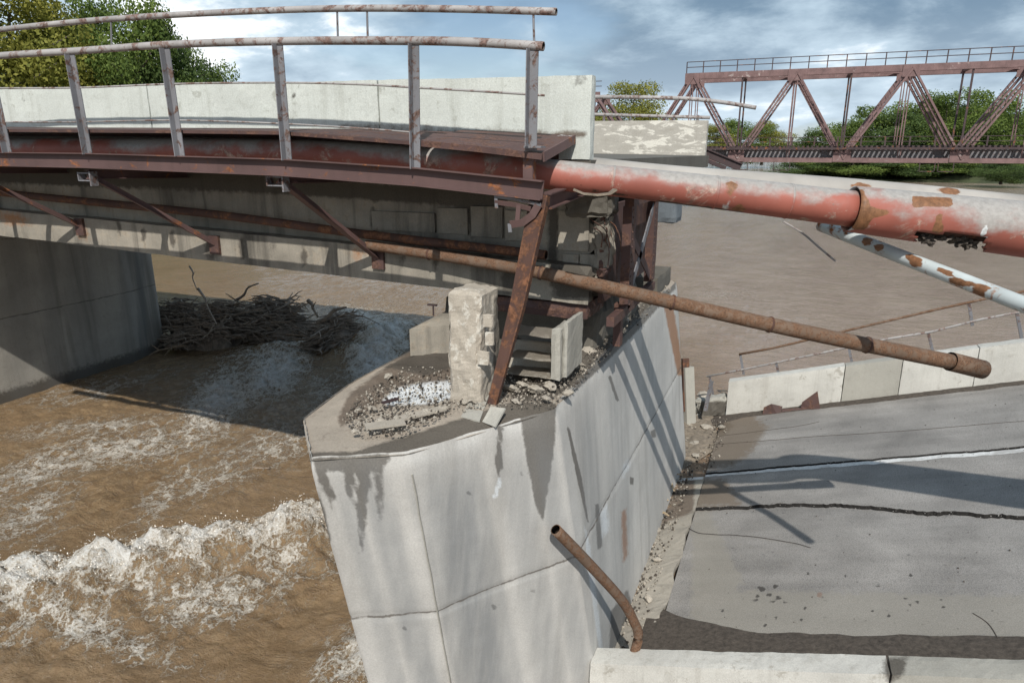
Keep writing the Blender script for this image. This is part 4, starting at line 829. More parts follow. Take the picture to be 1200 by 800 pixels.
# rubble chunks share six meshes
RM = []
for k in range(6):
    bm = bmesh.new(); bmesh.ops.create_icosphere(bm, subdivisions=2, radius=1)
    for v in bm.verts:
        v.co = Vector((round(v.co.x*1.6)/1.6*.6+v.co.x*.4, round(v.co.y*1.6)/1.6*.6+v.co.y*.4, v.co.z*.6)); v.co += mnoise.noise_vector(v.co*1.7+Vector((k*9, 0, 0)))*.28
    me_ = bpy.data.meshes.new('concrete_chunk'); bm.to_mesh(me_); bm.free(); me_.materials.append(M['rubble']); RM.append(me_)
def chunk(p, r, label, group): o = bpy.data.objects.new('concrete_chunk', random.choice(RM)); COL.objects.link(o); o.location = p; o.scale = (r, r*random.uniform(.6, 1), r*random.uniform(.5, .9)); o.rotation_euler = (random.uniform(-.4, .4), random.uniform(-.4, .4), random.uniform(0, 6.28)); tag(o, label, 'rubble', group)
for (a, b, r_) in [(600, 455, .10), (612, 450, .08), (628, 456, .12), (645, 452, .09), (660, 440, .10), (675, 425, .12), (690, 410, .10), (606, 470, .07), (585, 452, .09), (700, 395, .13), (665, 460, .07), (640, 466, .06), (717, 385, .1), (430, 498, .05), (445, 492, .05), (465, 490, .06), (480, 484, .05), (500, 482, .06), (415, 505, .04), (520, 478, .06), (545, 470, .05), (436, 478, .05), (420, 480, .05), (455, 440, .06), (560, 440, .07), (730, 372, .12), (745, 360, .1)]:
    lab = 'small grey chunk on the flat left nose of the pier top beside the white patch' if a < 525 else 'grey chunk at the foot of the white washed pedestal' if a < 595 else 'grey chunk under the open box section on the pier top' if a < 650 else 'grey chunk on the right rim of the pier top beside the box section' if a < 705 else 'grey chunk below the riveted steel frame at the far rim of the pier top'
    chunk(atZ(a, b, NZ+.10), r_, lab, 'rubble on the pier top')
def gravel(name, pts, size, mat, label, parent=None):
    V = []; Fc = []
    for p in pts:
        k = len(V); r_ = size*(.35+1.7*random.random()**4); ax = Vector((random.gauss(0, 1), random.gauss(0, 1), random.gauss(0, 1))).normalized(); b1 = ax.orthogonal().normalized(); b2 = ax.cross(b1)
        V += [tuple(p+ax*r_), tuple(p-ax*r_*.7), tuple(p+b1*r_*random.uniform(.5, 1)), tuple(p-b1*r_*random.uniform(.5, 1)), tuple(p+b2*r_*.6), tuple(p-b2*r_*.7)]
        Fc += [(k, k+2, k+4), (k, k+4, k+3), (k, k+3, k+5), (k, k+5, k+2), (k+1, k+4, k+2), (k+1, k+3, k+4), (k+1, k+5, k+3), (k+1, k+2, k+5)]
    o = mkobj(name, V, Fc, mat, parent); tag(o, label, kind='stuff'); return o
pts = []
def inpoly(a, b, poly): return polymask(np.array([a]), np.array([b]), poly, .01)[0] > .5
poly = [(400, 495), (420, 465), (480, 430), (560, 440), (655, 440), (700, 400), (780, 335), (790, 340), (690, 440), (655, 475), (590, 480), (540, 482), (470, 510), (420, 512)]
while len(pts) < 4600:
    a, b = random.uniform(390, 790), random.uniform(330, 515)
    if inpoly(a, b, poly): pts.append(atZ(a, b, NZ+.07)+Vector((0, 0, random.uniform(0, .05))))
gravel('gravel', pts[:2300], .014, M['rubble'], 'loose gravel and mortar crumbs strewn on the pier top'); gravel('gravel', pts[2300:], .015, M['soil'], 'dark broken crumbs strewn on the pier top')
def board(a, b, w_, z, mat, label, nm='board', th=.02, gz=0):
    p = atZ(*a, z); q_ = atZ(*b, z+gz); o = MB().sweep(Rp(w_, th), [p, q_]).build(nm, mat); tag(o, label, 'board')
board((428, 500), (474, 494), .16, NZ+.12, M['rubble'], 'pinkish flat slab lying near the front of the pier top', 'slab'); board((448, 472), (466, 467), .05, NZ+.14, M['trussdark'], 'small dark stick lying on the white patch of the pier top', 'stick')
board((470, 490), (520, 478), .13, NZ+.10, M['rubble'], 'flat broken slab beside the white patch on the pier top', 'slab'); board((600, 376), (622, 392), .06, NZ+.5, M['post'], 'pale bar lying behind the open box section', 'bar')

# ------------------------------------------------------------------ COLLAPSED SPAN
E1 = 24.0
croot = empty('collapsed_span', (10, 6.8, road_z(10)-1), 'collapsed tilted bridge span with cracked grey asphalt at lower right', 'bridge span')
c1 = [atR(a, b) for a, b in [(818, 557), (900, 549.5), (960, 545), (1000, 541.5), (1050, 537), (1100, 533), (1150, 529.5), (1200, 525)]]
c2 = [atR(a, b) for a, b in [(812, 596), (860, 594.5), (900, 592), (945, 591), (990, 592), (1020, 594), (1050, 597), (1090, 602), (1120, 600), (1150, 603), (1200, 606)]]
def ext(c):
    d_ = (c[-1]-c[-3]).normalized(); X = [p.x for p in c]+[E1]; Y = [p.y for p in c]+[c[-1].y+d_.y/d_.x*(E1-c[-1].x)*.2]; return np.array(X), np.array(Y)
X1, Y1 = ext(c1); X2, Y2 = ext(c2)
ss = np.concatenate([np.arange(-1.32, 9, .05), np.arange(9, E1, .6)])
j1 = .06*fbm(ss*2.2, ss*0, 4, 61, .8); j2 = .07*fbm(ss*2.4, ss*0+5, 4, 62, .8)
y1 = np.interp(ss, X1, Y1)+j1*.6; y2 = np.interp(ss, X2, Y2)+j2
g1 = .065+.045*np.abs(fbm(ss*1.2, ss*0+9, 3, 63)); g2 = .03+.045*np.abs(fbm(ss*1.2, ss*0+3, 3, 64))
YB, YN = 12.6, 1.12
def strip(lo, hi, name, mat, z0, th=.45, dz=None, ny=60):
    n = len(ss); V = []; Fc = []
    for i, s in enumerate(ss):
        for j in range(ny+1):
            yv = lo[i]+(hi[i]-lo[i])*j/ny; V.append((s, yv, road_z(s)+z0+(dz(s, yv, j/ny) if dz else 0)))
    V = np.array(V); V[:, 2] += .012*fbm(V[:, 0]*.5, V[:, 1]*.7, 3, 70); m_ = ny+1
    for i in range(n-1):
        for j in range(ny): a = i*m_+j; Fc.append((a, a+m_, a+m_+1, a+1))
    k = len(V); edge = [i*m_ for i in range(n)]+[(n-1)*m_+j for j in range(1, m_)]+[i*m_+ny for i in range(n-2, -1, -1)]+[j for j in range(ny-1, 0, -1)]
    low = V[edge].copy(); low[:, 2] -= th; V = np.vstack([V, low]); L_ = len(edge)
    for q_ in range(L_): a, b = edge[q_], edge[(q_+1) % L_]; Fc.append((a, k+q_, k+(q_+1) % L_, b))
    o = mkobj(name, V, Fc, [mat, M['bitumen_shade']], croot, False); mi = [0]*(len(Fc)-L_)+[1]*L_; o.data.polygons.foreach_set('material_index', mi); return o  # side walls take the painted crack shadow
one = np.ones(len(ss))
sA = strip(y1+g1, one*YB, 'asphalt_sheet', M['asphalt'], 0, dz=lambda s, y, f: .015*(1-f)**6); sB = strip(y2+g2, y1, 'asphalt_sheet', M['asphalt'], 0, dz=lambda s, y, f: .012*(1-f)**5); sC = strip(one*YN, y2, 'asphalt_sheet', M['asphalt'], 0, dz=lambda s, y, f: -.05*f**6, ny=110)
for o in (sA, sB, sC):
    paint(o, 'soil', [[(790, 480), (880, 485), (900, 500), (880, 530), (860, 545), (812, 552), (780, 600)], [(812, 560), (850, 562), (870, 592), (812, 596)]], 30)
    paint(o, 'dark', [[(800, 480), (850, 488), (860, 500), (830, 522), (790, 540)]], 14)
    paint(o, 'pale', [[(812, 690), (1300, 700), (1300, 748), (812, 744)], [(812, 560), (850, 640), (870, 680), (830, 740), (810, 740)]], 26)
    paint(o, 'rust', [([(958, 693), (964, 693), (963, 700), (957, 699)], 4)], 3)
rs_ = random.Random(9); spots_ = [(893, 690, 5), (901, 697, 4), (908, 686, 3), (912, 700, 4), (888, 698, 3), (920, 705, 3), (905, 705, 2.5), (909, 724, 3), (939, 726, 3), (846, 715, 3), (924, 727, 2)]+[(rs_.uniform(880, 1200), rs_.gauss(695, 22), rs_.uniform(1.2, 3)) for _ in range(46)]
paint(sC, 'dark', [([(a-q_, b-q_*.5), (a+q_*.4, b-q_*.7), (a+q_, b+q_*.2), (a-q_*.2, b+q_*.7)], 3.5) for a, b, q_ in spots_], 4)
# thin hairline cracks: narrow recessed strips of dark bitumen laid along the sheet
def hair(pts, w_, nm='hairline_crack'):
    P_ = smoothpath([atR(a, b, .006) for a, b in pts], 6); P_ = [p+Vector((0, .02*mnoise.noise(p*4), .012*float(fbm(np.array([p.x*.5]), np.array([p.y*.7]), 3, 70)[0]))) for p in P_]
    MB().sweep(Rp(w_, .006), P_).build(nm, M['soil'], croot)
hair([(807, 618), (820, 624), (850, 626), (880, 628), (920, 634), (950, 641)], .012); hair([(815, 522), (860, 519), (900, 516), (960, 511), (1050, 505), (1200, 493)], .014); hair([(830, 512), (880, 506), (930, 500), (960, 494)], .012); hair([(1140, 718), (1158, 730), (1170, 748)], .010)
# white lane line on the middle sheet beside the crack
V = []; Fc = []
lw = np.interp(ss, [-1.3, 1, 9, 24], [.10, .17, .20, .2])
for i, s in enumerate(ss): 
    for j in range(4): yv = y1[i]-.015-(lw[i])*j/3+.012*math.sin(s*9+j)*(j == 3); V.append((s, yv, road_z(s)+.005+.012*float(fbm(np.array([s*.5]), np.array([yv*.7]), 3, 70)[0])))
for i in range(len(ss)-1):
    for j in range(3): a = i*4+j; Fc.append((a, a+1, a+5, a+4))
mkobj('lane_line', V, Fc, M['white'], croot)
# concrete joint strip and slab beneath
e0 = roughbox('joint_strip', (-2.3, 1.9, -.12), (-1.33, 8.45, .01), M['strip'], croot, .08, .02, 21, warp=lambda p: Vector((p.x+.10*mnoise.noise(Vector((0, p.y*1.5, 0))), p.y, p.z+road_z(p.x))))
paint(e0, 'soil', [[(770, 555), (815, 560), (812, 600), (760, 620)]], 10)
o = roughbox('white_mark', (-1.95, 8.28, .004), (-1.36, 8.42, .012), M['white'], croot, .06, .004, 22, warp=lambda p: Vector((p.x, p.y, p.z+road_z(p.x))))
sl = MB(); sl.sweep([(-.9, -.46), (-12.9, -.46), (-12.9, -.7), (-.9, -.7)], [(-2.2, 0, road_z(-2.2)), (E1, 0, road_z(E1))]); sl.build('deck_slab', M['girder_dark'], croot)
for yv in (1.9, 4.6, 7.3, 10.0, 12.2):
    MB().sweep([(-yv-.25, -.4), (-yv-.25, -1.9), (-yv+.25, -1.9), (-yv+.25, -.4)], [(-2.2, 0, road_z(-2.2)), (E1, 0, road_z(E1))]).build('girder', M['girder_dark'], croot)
# parapets of the collapsed span
fz = lambda s: road_z(s)-.02
xa = lambda px, py: atR(px, py).x
def sAt(px, py, Y): return atY(px, py, Y).x
sb = [sAt(x_, y_, YB) for x_, y_ in [(850, 487), (985, 472), (1052, 464), (1140, 452), (1290, 430)]]
rt, ob = parapet('concrete_parapet', -1.9, E1, YB, .35, 1.06, fz, [M['barrier_white'], M['barrier_grey'], M['barrier_white'], M['barrier_white'], M['barrier_white']], 'white and grey parapet along the far edge of the collapsed road', 'parapet', .09, [sb[0], sb[1], sb[2], sb[3], sb[4], E1])
stub = roughbox('parapet_stub', (sb[0]-1.0, YB-.02, 0), (sb[0]-.02, YB+.4, .62), M['barrier_grey'], None, .07, .06, 30, (0, -1, .3), warp=lambda p: Vector((p.x, p.y, p.z+fz(p.x)))); tag(stub, 'broken grey stub at the pier end of the far collapsed parapet', 'parapet')
paint(stub, 'dark', [[(820, 470), (860, 470), (860, 488), (820, 488)]], 8)
sn = [-2.0, atY(1040, 770, 1.1).x, atY(1400, 770, 1.1).x, E1]
rt, ob = parapet('concrete_parapet', -2.0, E1, .78, .34, .80, fz, [M['barrier_white'], M['barrier_grey'], M['barrier_grey']], 'pale parapet along the near edge of the collapsed road at the bottom of the photo', 'parapet', .07, sn)
for o in ob: paint(o, 'dark', [([(1036, 770), (1066, 768), (1060, 790), (1040, 800), (1036, 790)], 16)], 10); 
# soil swept along both kerbs
def soilstrip(name, pts, wid, hgt, label, seed, mat=M['soil'], taper=True):
    V = []; Fc = []; n = len(pts); k = 14
    for i, (s, y0, w_) in enumerate(pts):
        for j in range(k+1):
            f = j/k; yv = y0+w_*f+.05*float(fbm(np.array([s*2.2]), np.array([f*.8]), 4, seed)[0])*(f > .2)
            V.append((s, yv, road_z(s)+.010+hgt*math.sin(math.pi*min(1, .35+f*.65))*(.6+.8*abs(float(fbm(np.array([s*3]), np.array([yv*3]), 3, seed+1)[0])))-.004*(f > .95)*3))
    for i in range(n-1):
        for j in range(k): a = i*(k+1)+j; Fc.append((a, a+k+1, a+k+2, a+1))
    o = mkobj(name, V, Fc, mat, None, True); tag(o, label, kind='stuff'); return o
st_ = np.arange(-1.6, 12, .07)
def nearw(s): return .72+.04*np.sin(s*3)
soilstrip('silt', [(s, 1.1, float(np.interp(s, [-1.6, -.9, 0, 12], [2.2, 1.8, 1.50, 1.46]))) for s in st_], 0, .02, 'strip of dark silt along the foot of the near collapsed parapet', 80)
soilstrip('silt', [(s, YB+.02, -float(np.interp(s, [sb[0]-1, sb[0]+.5, 12], [1.1, .35, .22]))) for s in np.arange(sb[0]-1, 12, .07)], 0, .03, 'strip of dark silt along the foot of the far collapsed parapet', 90)
# slope of rubble in the gap between the pier and the road
V = []; Fc = []; ya = np.arange(.9, 12.8, .06); nc = 30
for yv in ya:
    xl = -2.6; xr = -1.98+.08*math.sin(yv*1.9)+.6*min(1, max(0, (yv-8.6)/1.5))
    for j in range(nc+1):
        f = j/nc; xv = xl+(xr-xl)*f; V.append((xv, yv, 0))
V = np.array(V); zr_ = R0+RS*V[:, 0]; f_ = np.tile(np.linspace(0, 1, nc+1), len(ya))
V[:, 2] = zr_+.03+.22*(1-f_)**1.2*(1+.8*fbm(V[:, 0]*1.5, V[:, 1]*1.5, 4, 95))*(1-.0*f_)+.05*fbm(V[:, 0]*6, V[:, 1]*6, 3, 96)-.10*np.clip((f_-.85)/.15, 0, 1)
nr = nc+1; I = (np.arange(len(ya)-1)[:, None]*nr+np.arange(nc)[None, :]).ravel()
g_ = mkobj('rubble_slope', V, np.stack([I, I+1, I+1+nr, I+nr], 1).tolist(), M['soil_dry'], None, True); tag(g_, 'silt and rubble slope filling the gap between pier and fallen road', kind='stuff')
pts = []
for i in range(3200):
    yv = random.uniform(1.2, 12.4); f = random.random()**2.2; xv = -2.15+f*(.55+.5*(yv > 8.6)); pts.append(Vector((xv, yv, road_z(xv)+.10*(1-f)*(1 if xv < -1.95 else .1)+.03)))
gravel('gravel', pts[:1900], .022, M['rubble'], 'pale crumbs of concrete along the pier end of the fallen road'); gravel('gravel', pts[1900:], .028, M['soil'], 'dark clods along the pier end of the fallen road')
pts = [Vector((s, random.uniform(1.2, 1.95), road_z(s)+.035)) for s in np.random.default_rng(4).exponential(.9, 420)-1.9]
gravel('gravel', pts, .018, M['rubble'], 'pale crumbs scattered on the silt beside the near parapet')
pts = []
for i in range(700):
    s = random.uniform(-1.2, 8.5); yv = float(np.interp(s, ss, y2 if random.random() < .6 else y1)); pts.append(Vector((s, yv+random.gauss(0, .07), road_z(s)+.012)))
gravel('gravel', pts, .009, M['asphalt'], 'crumbs of asphalt along the lips of the two long road cracks')
pts = []
for i in range(500): s = random.uniform(-1, 8); pts.append(Vector((s, random.uniform(2, 12), road_z(s)+.008)))
gravel('gravel', pts, .011, M['soil'], 'tiny grit scattered over the asphalt')
for i, (a, b, r_) in enumerate([(735, 690, .14), (748, 670, .10), (752, 640, .12), (742, 725, .12), (760, 700, .09), (770, 655, .08), (768, 620, .10), (812, 470, .2), (825, 462, .22), (806, 500, .2), (815, 520, .14), (828, 500, .16), (845, 500, .12), (838, 478, .2), (800, 530, .14), (790, 545, .12), (815, 533, .1)]):
    chunk(atR(a, b, .08), r_, 'grey concrete chunk heaped at the far pier corner beside the broken parapet stub' if b < 515 else 'grey concrete chunk near the splintered boards between pier and road' if b < 600 else 'grey concrete chunk lying low in the gap near the bent rusty pipe', 'rubble in the gap beside the pier')
for i, (a, b, c, d_, t, w_) in enumerate([(768, 575, 792, 538, .25, .05), (778, 590, 785, 548, .3, .045), (764, 590, 778, 566, .35, .06), (785, 566, 793, 545, .3, .05), (771, 598, 784, 604, .18, .04), (776, 555, 800, 556, .22, .05), (760, 612, 772, 584, .3, .04), (780, 552, 790, 575, .33, .05), (774, 582, 783, 586, .2, .05)]):
    p = atR(a, b, .12); q_ = atR(c, d_, t); o = MB().sweep([(-w_, -.01), (w_*.8, -.012), (w_*.6, .014), (-w_*.9, .01)], [p, p.lerp(q_, .5)+Vector((0, 0, .02)), q_], radii=[.5, 1, .35]).build('wood_splinter', M['plank']); tag(o, ['longest pale splintered plank standing in the gap beside the white road mark', 'dark ended splintered plank leaning up against the pier face', 'lowest splintered plank pointing up out of the rubble by the pier', 'short pale plank lying between two longer splintered planks', 'small stub of wood lying flat on the joint strip', 'splintered board lying level along the start of the white line', 'splintered lower board half buried in the silt beside the pier', 'slanting board crossing the splintered planks', 'tiny wood chip under the crossing boards'][i], 'plank', 'splintered boards beside the pier')
# tall broken slab and posts at the far pier corner
for i, (a, b, c, d_, w_, mt, lb) in enumerate([(805, 462, 803, 420, .10, 'rustdark', 'rust stained upright strip at the far corner of the leaning pier'), (810, 485, 806, 430, .16, 'barrier_grey', 'grey upright slab sliver behind the rubble at the far pier corner'), (828, 462, 834, 446, .05, 'post', 'thin pale stake above the broken parapet stub')]):
    p = atY(a, b, 11.9); q_ = atY(c, d_, 12.1); o = MB().sweep(Rp(w_*2, w_), [p-Vector((0, 0, .5)), q_]).build('broken_slab', M[mt]); tag(o, lb, 'slab')
# rusty sheet scraps against the parapet
sc_ = empty('rusty_steel_scrap', atR(925, 492), 'dark red torn steel channel scrap lying against the far parapet', 'scrap metal')
tq = 12.25
for nm, pts_ in (('torn_plate', [(892, 493), (913, 490), (917, 476), (904, 473), (895, 477)]), ('torn_plate', [(913, 490), (938, 487), (938, 478), (917, 479)]), ('torn_plate', [(937, 488), (962, 485), (958, 458), (940, 471), (938, 478)])):
    sheet([atY(a, b, tq+(.12 if b < 483 else 0)) for a, b in pts_], .03, M['brown'], nm, sc_)
MB().sweep(Rp(.05, .05), [atY(891, 494, tq-.03), atY(962, 486.5, tq-.03)]).build('bottom_flange', M['rustdark'], sc_)
# railing beyond the far parapet
fr2 = empty('fallen_railing', (4, 13.7, road_z(4)), 'thin rusty two rail handrail beyond the far parapet of the collapsed road', 'railing')
YR = 13.6
ua = [(866, 415), (905, 408), (960, 395), (1040, 376), (1100, 362), (1155, 350), (1300, 322)]; la = [(828, 441), (880, 431), (960, 414), (1040, 397), (1090, 389), (1150, 374), (1198, 365), (1320, 342)]
mb = MB(); mb.tube([atY(a, b, YR) for a, b in ua], .035, 8); mb.build('top_rail', M['rustpipe'], fr2, True); mb = MB(); mb.tube([atY(a, b, YR) for a, b in la], .03, 8); mb.build('lower_rail', M['rail'], fr2, True)
for a, b, c, d_ in [(866, 415, 870, 433), (1134, 356, 1138, 376), (908, 425, 914, 446), (993, 407, 999, 430), (1086, 390, 1092, 408), (830, 441, 838, 475), (1190, 367, 1196, 392)]:
    MB().sweep(Lp(.07, .05, .012), [atY(a, b, YR), atY(c, d_+6, YR)], up=(0, 1, 0)).build('post', M['post'], fr2)
mb = MB(); mb.tube([atY(1160, 372, YR), atY(1200, 364, YR)], .03, 7)

# ------------------------------------------------------------------ DRIFTWOOD
BM = []
for k in range(9):
    r = random.Random(k+40); P_ = [Vector((0, 0, 0))]; dv = Vector((1, 0, 0))
    for i in range(6): dv = (dv+Vector((0, r.uniform(-.35, .35), r.uniform(-.35, .35)))).normalized(); P_.append(P_[-1]+dv/6)
    mb = MB(); mb.tube(P_, [.045*(1-i/8) for i in range(7)], 6)
    for i in (2, 4): d2 = Vector((.6, r.uniform(-1, 1), r.uniform(-.8, .8))).normalized(); mb.tube([P_[i], P_[i]+d2*.16, P_[i]+d2*.3+Vector((0, 0, .03))], [.022, .014, .004], 4)
    me_ = bpy.data.meshes.new('branch'); me_.from_pydata(mb.v, [], mb.f); me_.materials.append((M['wood'], M['wood3'], M['wood2'])[(0, 1, 0, 2, 0, 1, 0, 1, 2)[k]]); BM.append(me_)
def jam(cx, cy_, rx, ry, hz_, nb, label, seed, ang=0):
    r = random.Random(seed); root = empty('driftwood_pile', (cx, cy_, 0), label, 'driftwood')
    def place():
        u = r.uniform(-1, 1); v = r.uniform(-1, 1)
        while u*u+v*v > 1: u = r.uniform(-1, 1); v = r.uniform(-1, 1)
        top = hz_*math.sqrt(max(0, 1-u*u*.7-v*v))*(.8+.3*math.sin(u*5+seed)); return u*rx, v*ry, top
    core = bmesh.new(); bmesh.ops.create_icosphere(core, subdivisions=4, radius=1)
    for v in core.verts: v.co = Vector((v.co.x*rx*.8, v.co.y*ry*.7, v.co.z*hz_*.62)); v.co += mnoise.noise_vector(v.co*1.5)*.35
    me_ = bpy.data.meshes.new('twig_mass')
    core.to_mesh(me_); core.free(); me_.materials.append(M['wood']); o = bpy.data.objects.new('silt_core', me_); COL.objects.link(o); o.parent = root
    mb = MB()
    for i in range(1100):
        a, b, z = place(); z *= r.uniform(.6, 1.1); L_ = r.uniform(.25, .9); an = r.gauss(ang, .45)+(math.pi if r.random() < .5 else 0); p = Vector((a, b, z)); e = p+Vector((math.cos(an)*L_, math.sin(an)*L_, r.uniform(-.18, .10)))
        mb.tube([p, p.lerp(e, .5)+Vector((0, 0, .05)), e], [.035, .028, .010], 4, caps=False)
    o = mb.build('twig_mass', M['wood'], None, base=(0, 0, 0)); o.parent = root; o['kind'] = 'stuff'
    for i in range(nb):
        a, b, z = place(); o = bpy.data.objects.new('branch', r.choice(BM)); COL.objects.link(o); o.parent = root; o.location = (a, b, z*r.uniform(.5, 1.05)); sc0 = r.uniform(.5, 1.7); o.scale = (sc0, sc0*.8, sc0*.8); o.rotation_euler = (r.uniform(0, 6), r.gauss(0, .10), r.gauss(ang, .42)+(math.pi if r.random() < .5 else 0))
    return root
c = atZ(228, 408, 0); jam(c.x-.2, c.y+.8, 2.0, 1.5, 1.75, 150, 'dark tangled driftwood heap pressed against the far left pier', 5, .2)
c = atZ(300, 402, 0); jam(c.x-.2, c.y+1.0, 2.1, 1.3, 1.5, 170, 'wide dark driftwood jam continuing right from the heap by the pier', 1, .3)
c = atZ(388, 414, 0); jam(c.x, c.y+.5, .85, .8, 1.25, 90, 'smaller dark clump of driftwood in the foam right of the large jam', 2, 1.2)
for a, b, c_, d_, t, r_, mt, lb in [(232, 338, 254, 380, 26.5, .05, 'wood2', 'long pale branch lying across the front of the large driftwood jam'), (222, 312, 231, 340, 27.5, .035, 'wood2', 'thin pale snag standing up from the driftwood jam near the pier'), (361, 352, 373, 372, 27, .08, 'wood', 'short dark log tilted in the foam between the driftwood piles'), (372, 378, 406, 360, 26.6, .10, 'wood', 'dark log sticking up from the smaller driftwood clump'), (405, 366, 445, 380, 26.6, .035, 'wood', 'thin dark branch pointing right from the smaller driftwood clump'), (276, 352, 303, 332, 28.5, .06, 'wood', 'dark forked branch standing on top of the large driftwood jam')]:
    p = atD(a, b, t); q_ = atD(c_, d_, t-.3); P_ = smoothpath([p, p.lerp(q_, .3)+Vector((.08, 0, .02)), p.lerp(q_, .6)+Vector((-.06, 0, .10)), q_], 3); kk_ = len(P_); tag(MB().tube(P_, [r_*(1.1-.75*i_/kk_) for i_ in range(kk_)], 7).tube([P_[kk_//2], P_[kk_//2]+Vector((.2, 0, .22))], [r_*.5, r_*.15], 5).build('log', M[mt], None, True), lb, 'log')
p = atZ(296, 548, 0); tag(MB().tube([p, p+Vector((.45, .1, .03))], [.03, .015], 6).build('log', M['wood']), 'small dark stick floating on the brown water left of the near pier', 'log')

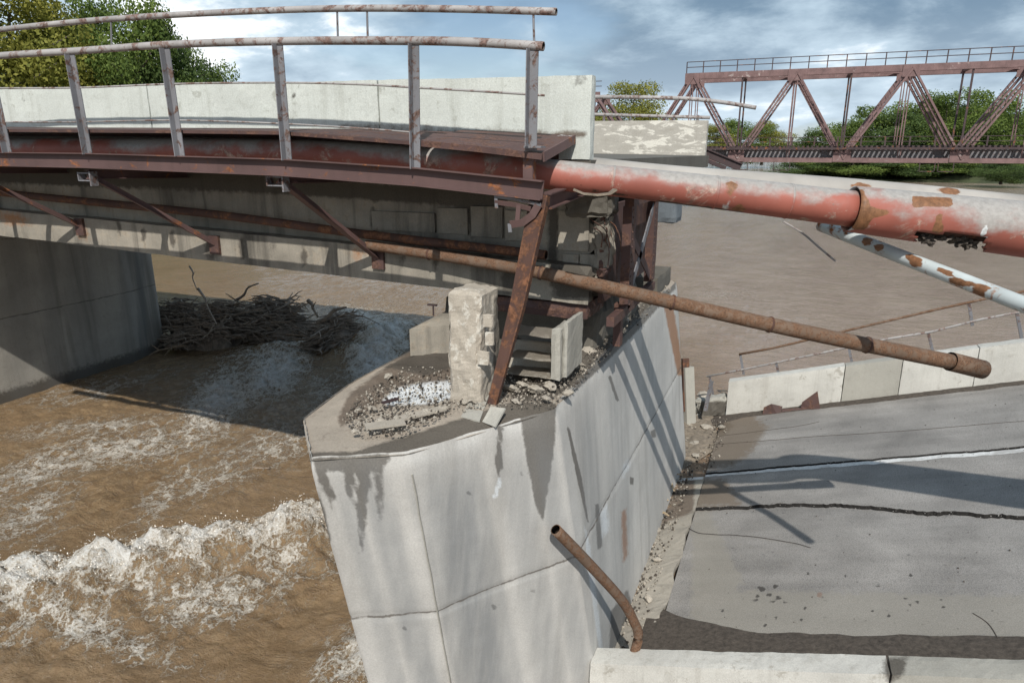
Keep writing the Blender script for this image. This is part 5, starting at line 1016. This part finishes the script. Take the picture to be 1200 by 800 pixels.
# ------------------------------------------------------------------ RAILWAY TRUSS BRIDGE
def zt90(py, px, Y): return atY(px, py, Y).z
def truss(name, s_left, npan, label, tops=True, ztp=H+9.5):
    Y0, Y1_ = 90.0, 95.6; PAN = 12.55; zb = H-.75
    root = empty(name, (s_left+npan*PAN/2, 92.8, zb-.5), label, 'bridge')
    tn = [s_left+PAN*(i+.5) for i in range(npan)]; bn = [s_left+PAN*i for i in range(npan+1)]
    for yv in (Y0, Y1_):
        B = lambda w_, h_, a, b, nm, mt='truss': MB().sweep(Rp(w_, h_), [a, b]).build(nm, M[mt], root)
        B(.5, .75, (tn[0]-.4, yv, ztp), (tn[-1]+.4, yv, ztp), 'top_chord'); B(.5, .55, (bn[0], yv, zb-.25), (bn[-1], yv, zb-.25), 'bottom_chord')
        for i in range(npan):
            for e in (0, 1):
                a = Vector((bn[i+e], yv, zb)); b = Vector((tn[i], yv, ztp)); mb = MB()
                sd = (b-a).normalized().cross(Vector((0, 1, 0)))
                for off in (-.30, .30): mb.sweep(Rp(.22, .62), [a+sd*off*.6+Vector((0, off*.5, 0)), b+sd*off*.6+Vector((0, off*.5, 0))], up=(0, 1, 0))
                for k in range(16): m0 = a.lerp(b, (k+.2)/16); m1 = a.lerp(b, (k+.8)/16); mb.sweep(Rp(.07, .05), [m0-sd*.28+Vector((0, -.2, 0)), m1+sd*.28+Vector((0, -.2, 0))], up=(0, 1, 0))
                mb.build('diagonal', M['truss'], root)
            MB().box((tn[i]-.9, yv-.35, ztp-1.0), (tn[i]+.9, yv-.28, ztp+.35)).build('gusset_plate', M['truss'], root)
            for off in (-.14, .14): B(.12, .12, (tn[i]+off, yv, zb), (tn[i]+off, yv, ztp), 'hanger')
        for s in bn: MB().box((s-1.0, yv-.36, zb-.45), (s+1.0, yv-.29, zb+.75)).build('gusset_plate', M['truss'], root)
        for s in bn[1:-1]: B(.2, .2, (s, yv, zb), (s, yv, ztp), 'hanger', 'trussdark')
    for s in tn+bn[1:-1]: MB().sweep(Rp(.35, .35), [(s, Y0, ztp), (s, Y1_, ztp)]).build('cross_beam', M['truss'], root)
    for i, s in enumerate(tn[:-1]): MB().sweep(Rp(.2, .2), [(s, Y0, ztp), (tn[i+1], Y1_, ztp)]).build('wind_brace', M['truss'], root)
    # deck: stringers, floor beams, sleepers
    for yv in (91.6, 94.0): MB().sweep(Ip(1.0, .4, .05), [(bn[0], yv, zb+.55), (bn[-1], yv, zb+.55)]).build('stringer', M['post'], root)
    MB().sweep(Rp(.1, .25), [(bn[0], 89.0, zb+1.15), (bn[-1], 89.0, zb+1.15)]).build('walkway_edge', M['trussdark'], root)
    sm = None; s = bn[0]
    mbs = MB().box((-.13, 89.0, 0), (.13, 96.6, .24)); sm = mbs.build('sleeper', M['trussdark'], root, base=(0, 92.8, 0)); sm.location = Vector((bn[0]+.2, 92.8, zb+1.25))-wloc(root); s = bn[0]+.75
    n_ = 0
    while s < bn[-1] and n_ < 250: c = dup(sm, root); c.location = Vector((s, 92.8, zb+1.25))-wloc(root); s += .55; n_ += 1
    pmb = MB().box((-.09, 88.9, 0), (.09, 89.0, 1.1)); s = bn[0]+1
    pm = pmb.build('railing_post', M['trussdark'], root, base=(0, 89, 0))
    pm.location = Vector((bn[0]+.3, 89, zb+1.4))-wloc(root)
    while s < bn[-1]: c = dup(pm, root); c.location = Vector((s, 89, zb+1.4))-wloc(root); s += 2.6
    for zz_ in (zb+2.5, zb+1.95): MB().tube([(bn[0], 88.95, zz_), (bn[-1], 88.95, zz_)], .04, 5).build('deck_rail', M['trussdark'], root)
    # top walkway rail
    if tops:
        s = tn[0]-.8; tp = MB().box((-.06, 89.95, 0), (.06, 90.05, 1.35)).build('railing_post', M['trussdark'], root, base=(0, 90, 0)); tp.location = Vector((s, 90, ztp+.4))-wloc(root); s += 2.1
        while s < tn[-1]+1: c = dup(tp, root); c.location = Vector((s, 90, ztp+.4))-wloc(root); s += 2.1
        for zz_ in (ztp+1.75, ztp+1.1): MB().tube(smoothpath([(tn[0]-.8, 90, zz_), ((tn[0]+tn[-1])/2, 90, zz_+.05), (tn[-1]+1, 90, zz_)], 6), .05, 5).build('top_walkway_rail', M['trussdark'], root)
    return root, bn
tr, bnA = truss('truss_bridge', -20.3, 5, 'long mauve steel railway truss bridge crossing the river behind at right')
tr2, bnB = truss('truss_bridge', -20.9-12.55*5, 5, 'left span of the steel truss bridge whose end portal peeps over the far parapet', ztp=H+7.6)
for s, lb in ((-20.6, 'stone pier carrying both truss bridge spans'), (43.0, 'stone pier at the right end of the near truss span')):
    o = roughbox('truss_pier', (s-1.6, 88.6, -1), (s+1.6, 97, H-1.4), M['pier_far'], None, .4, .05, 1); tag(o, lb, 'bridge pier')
for px in (868, 917, 1090, 1108):
    p = atY(px, 184, 89.5); mb = MB(); mb.box((p.x-1.0, 89.4, H-2.3), (p.x+1.0, 89.5, H-2.2)); mb.box((p.x-1.0, 89.4, H-2.3), (p.x-.92, 89.5, H-1.2)); mb.box((p.x+.92, 89.4, H-2.3), (p.x+1.0, 89.5, H-1.2)); mb.box((p.x-1, 89.4, H-2.3), (p.x-.9, 91, H-2.2)); mb.build('inspection_cradle', M['trussdark'], tr)
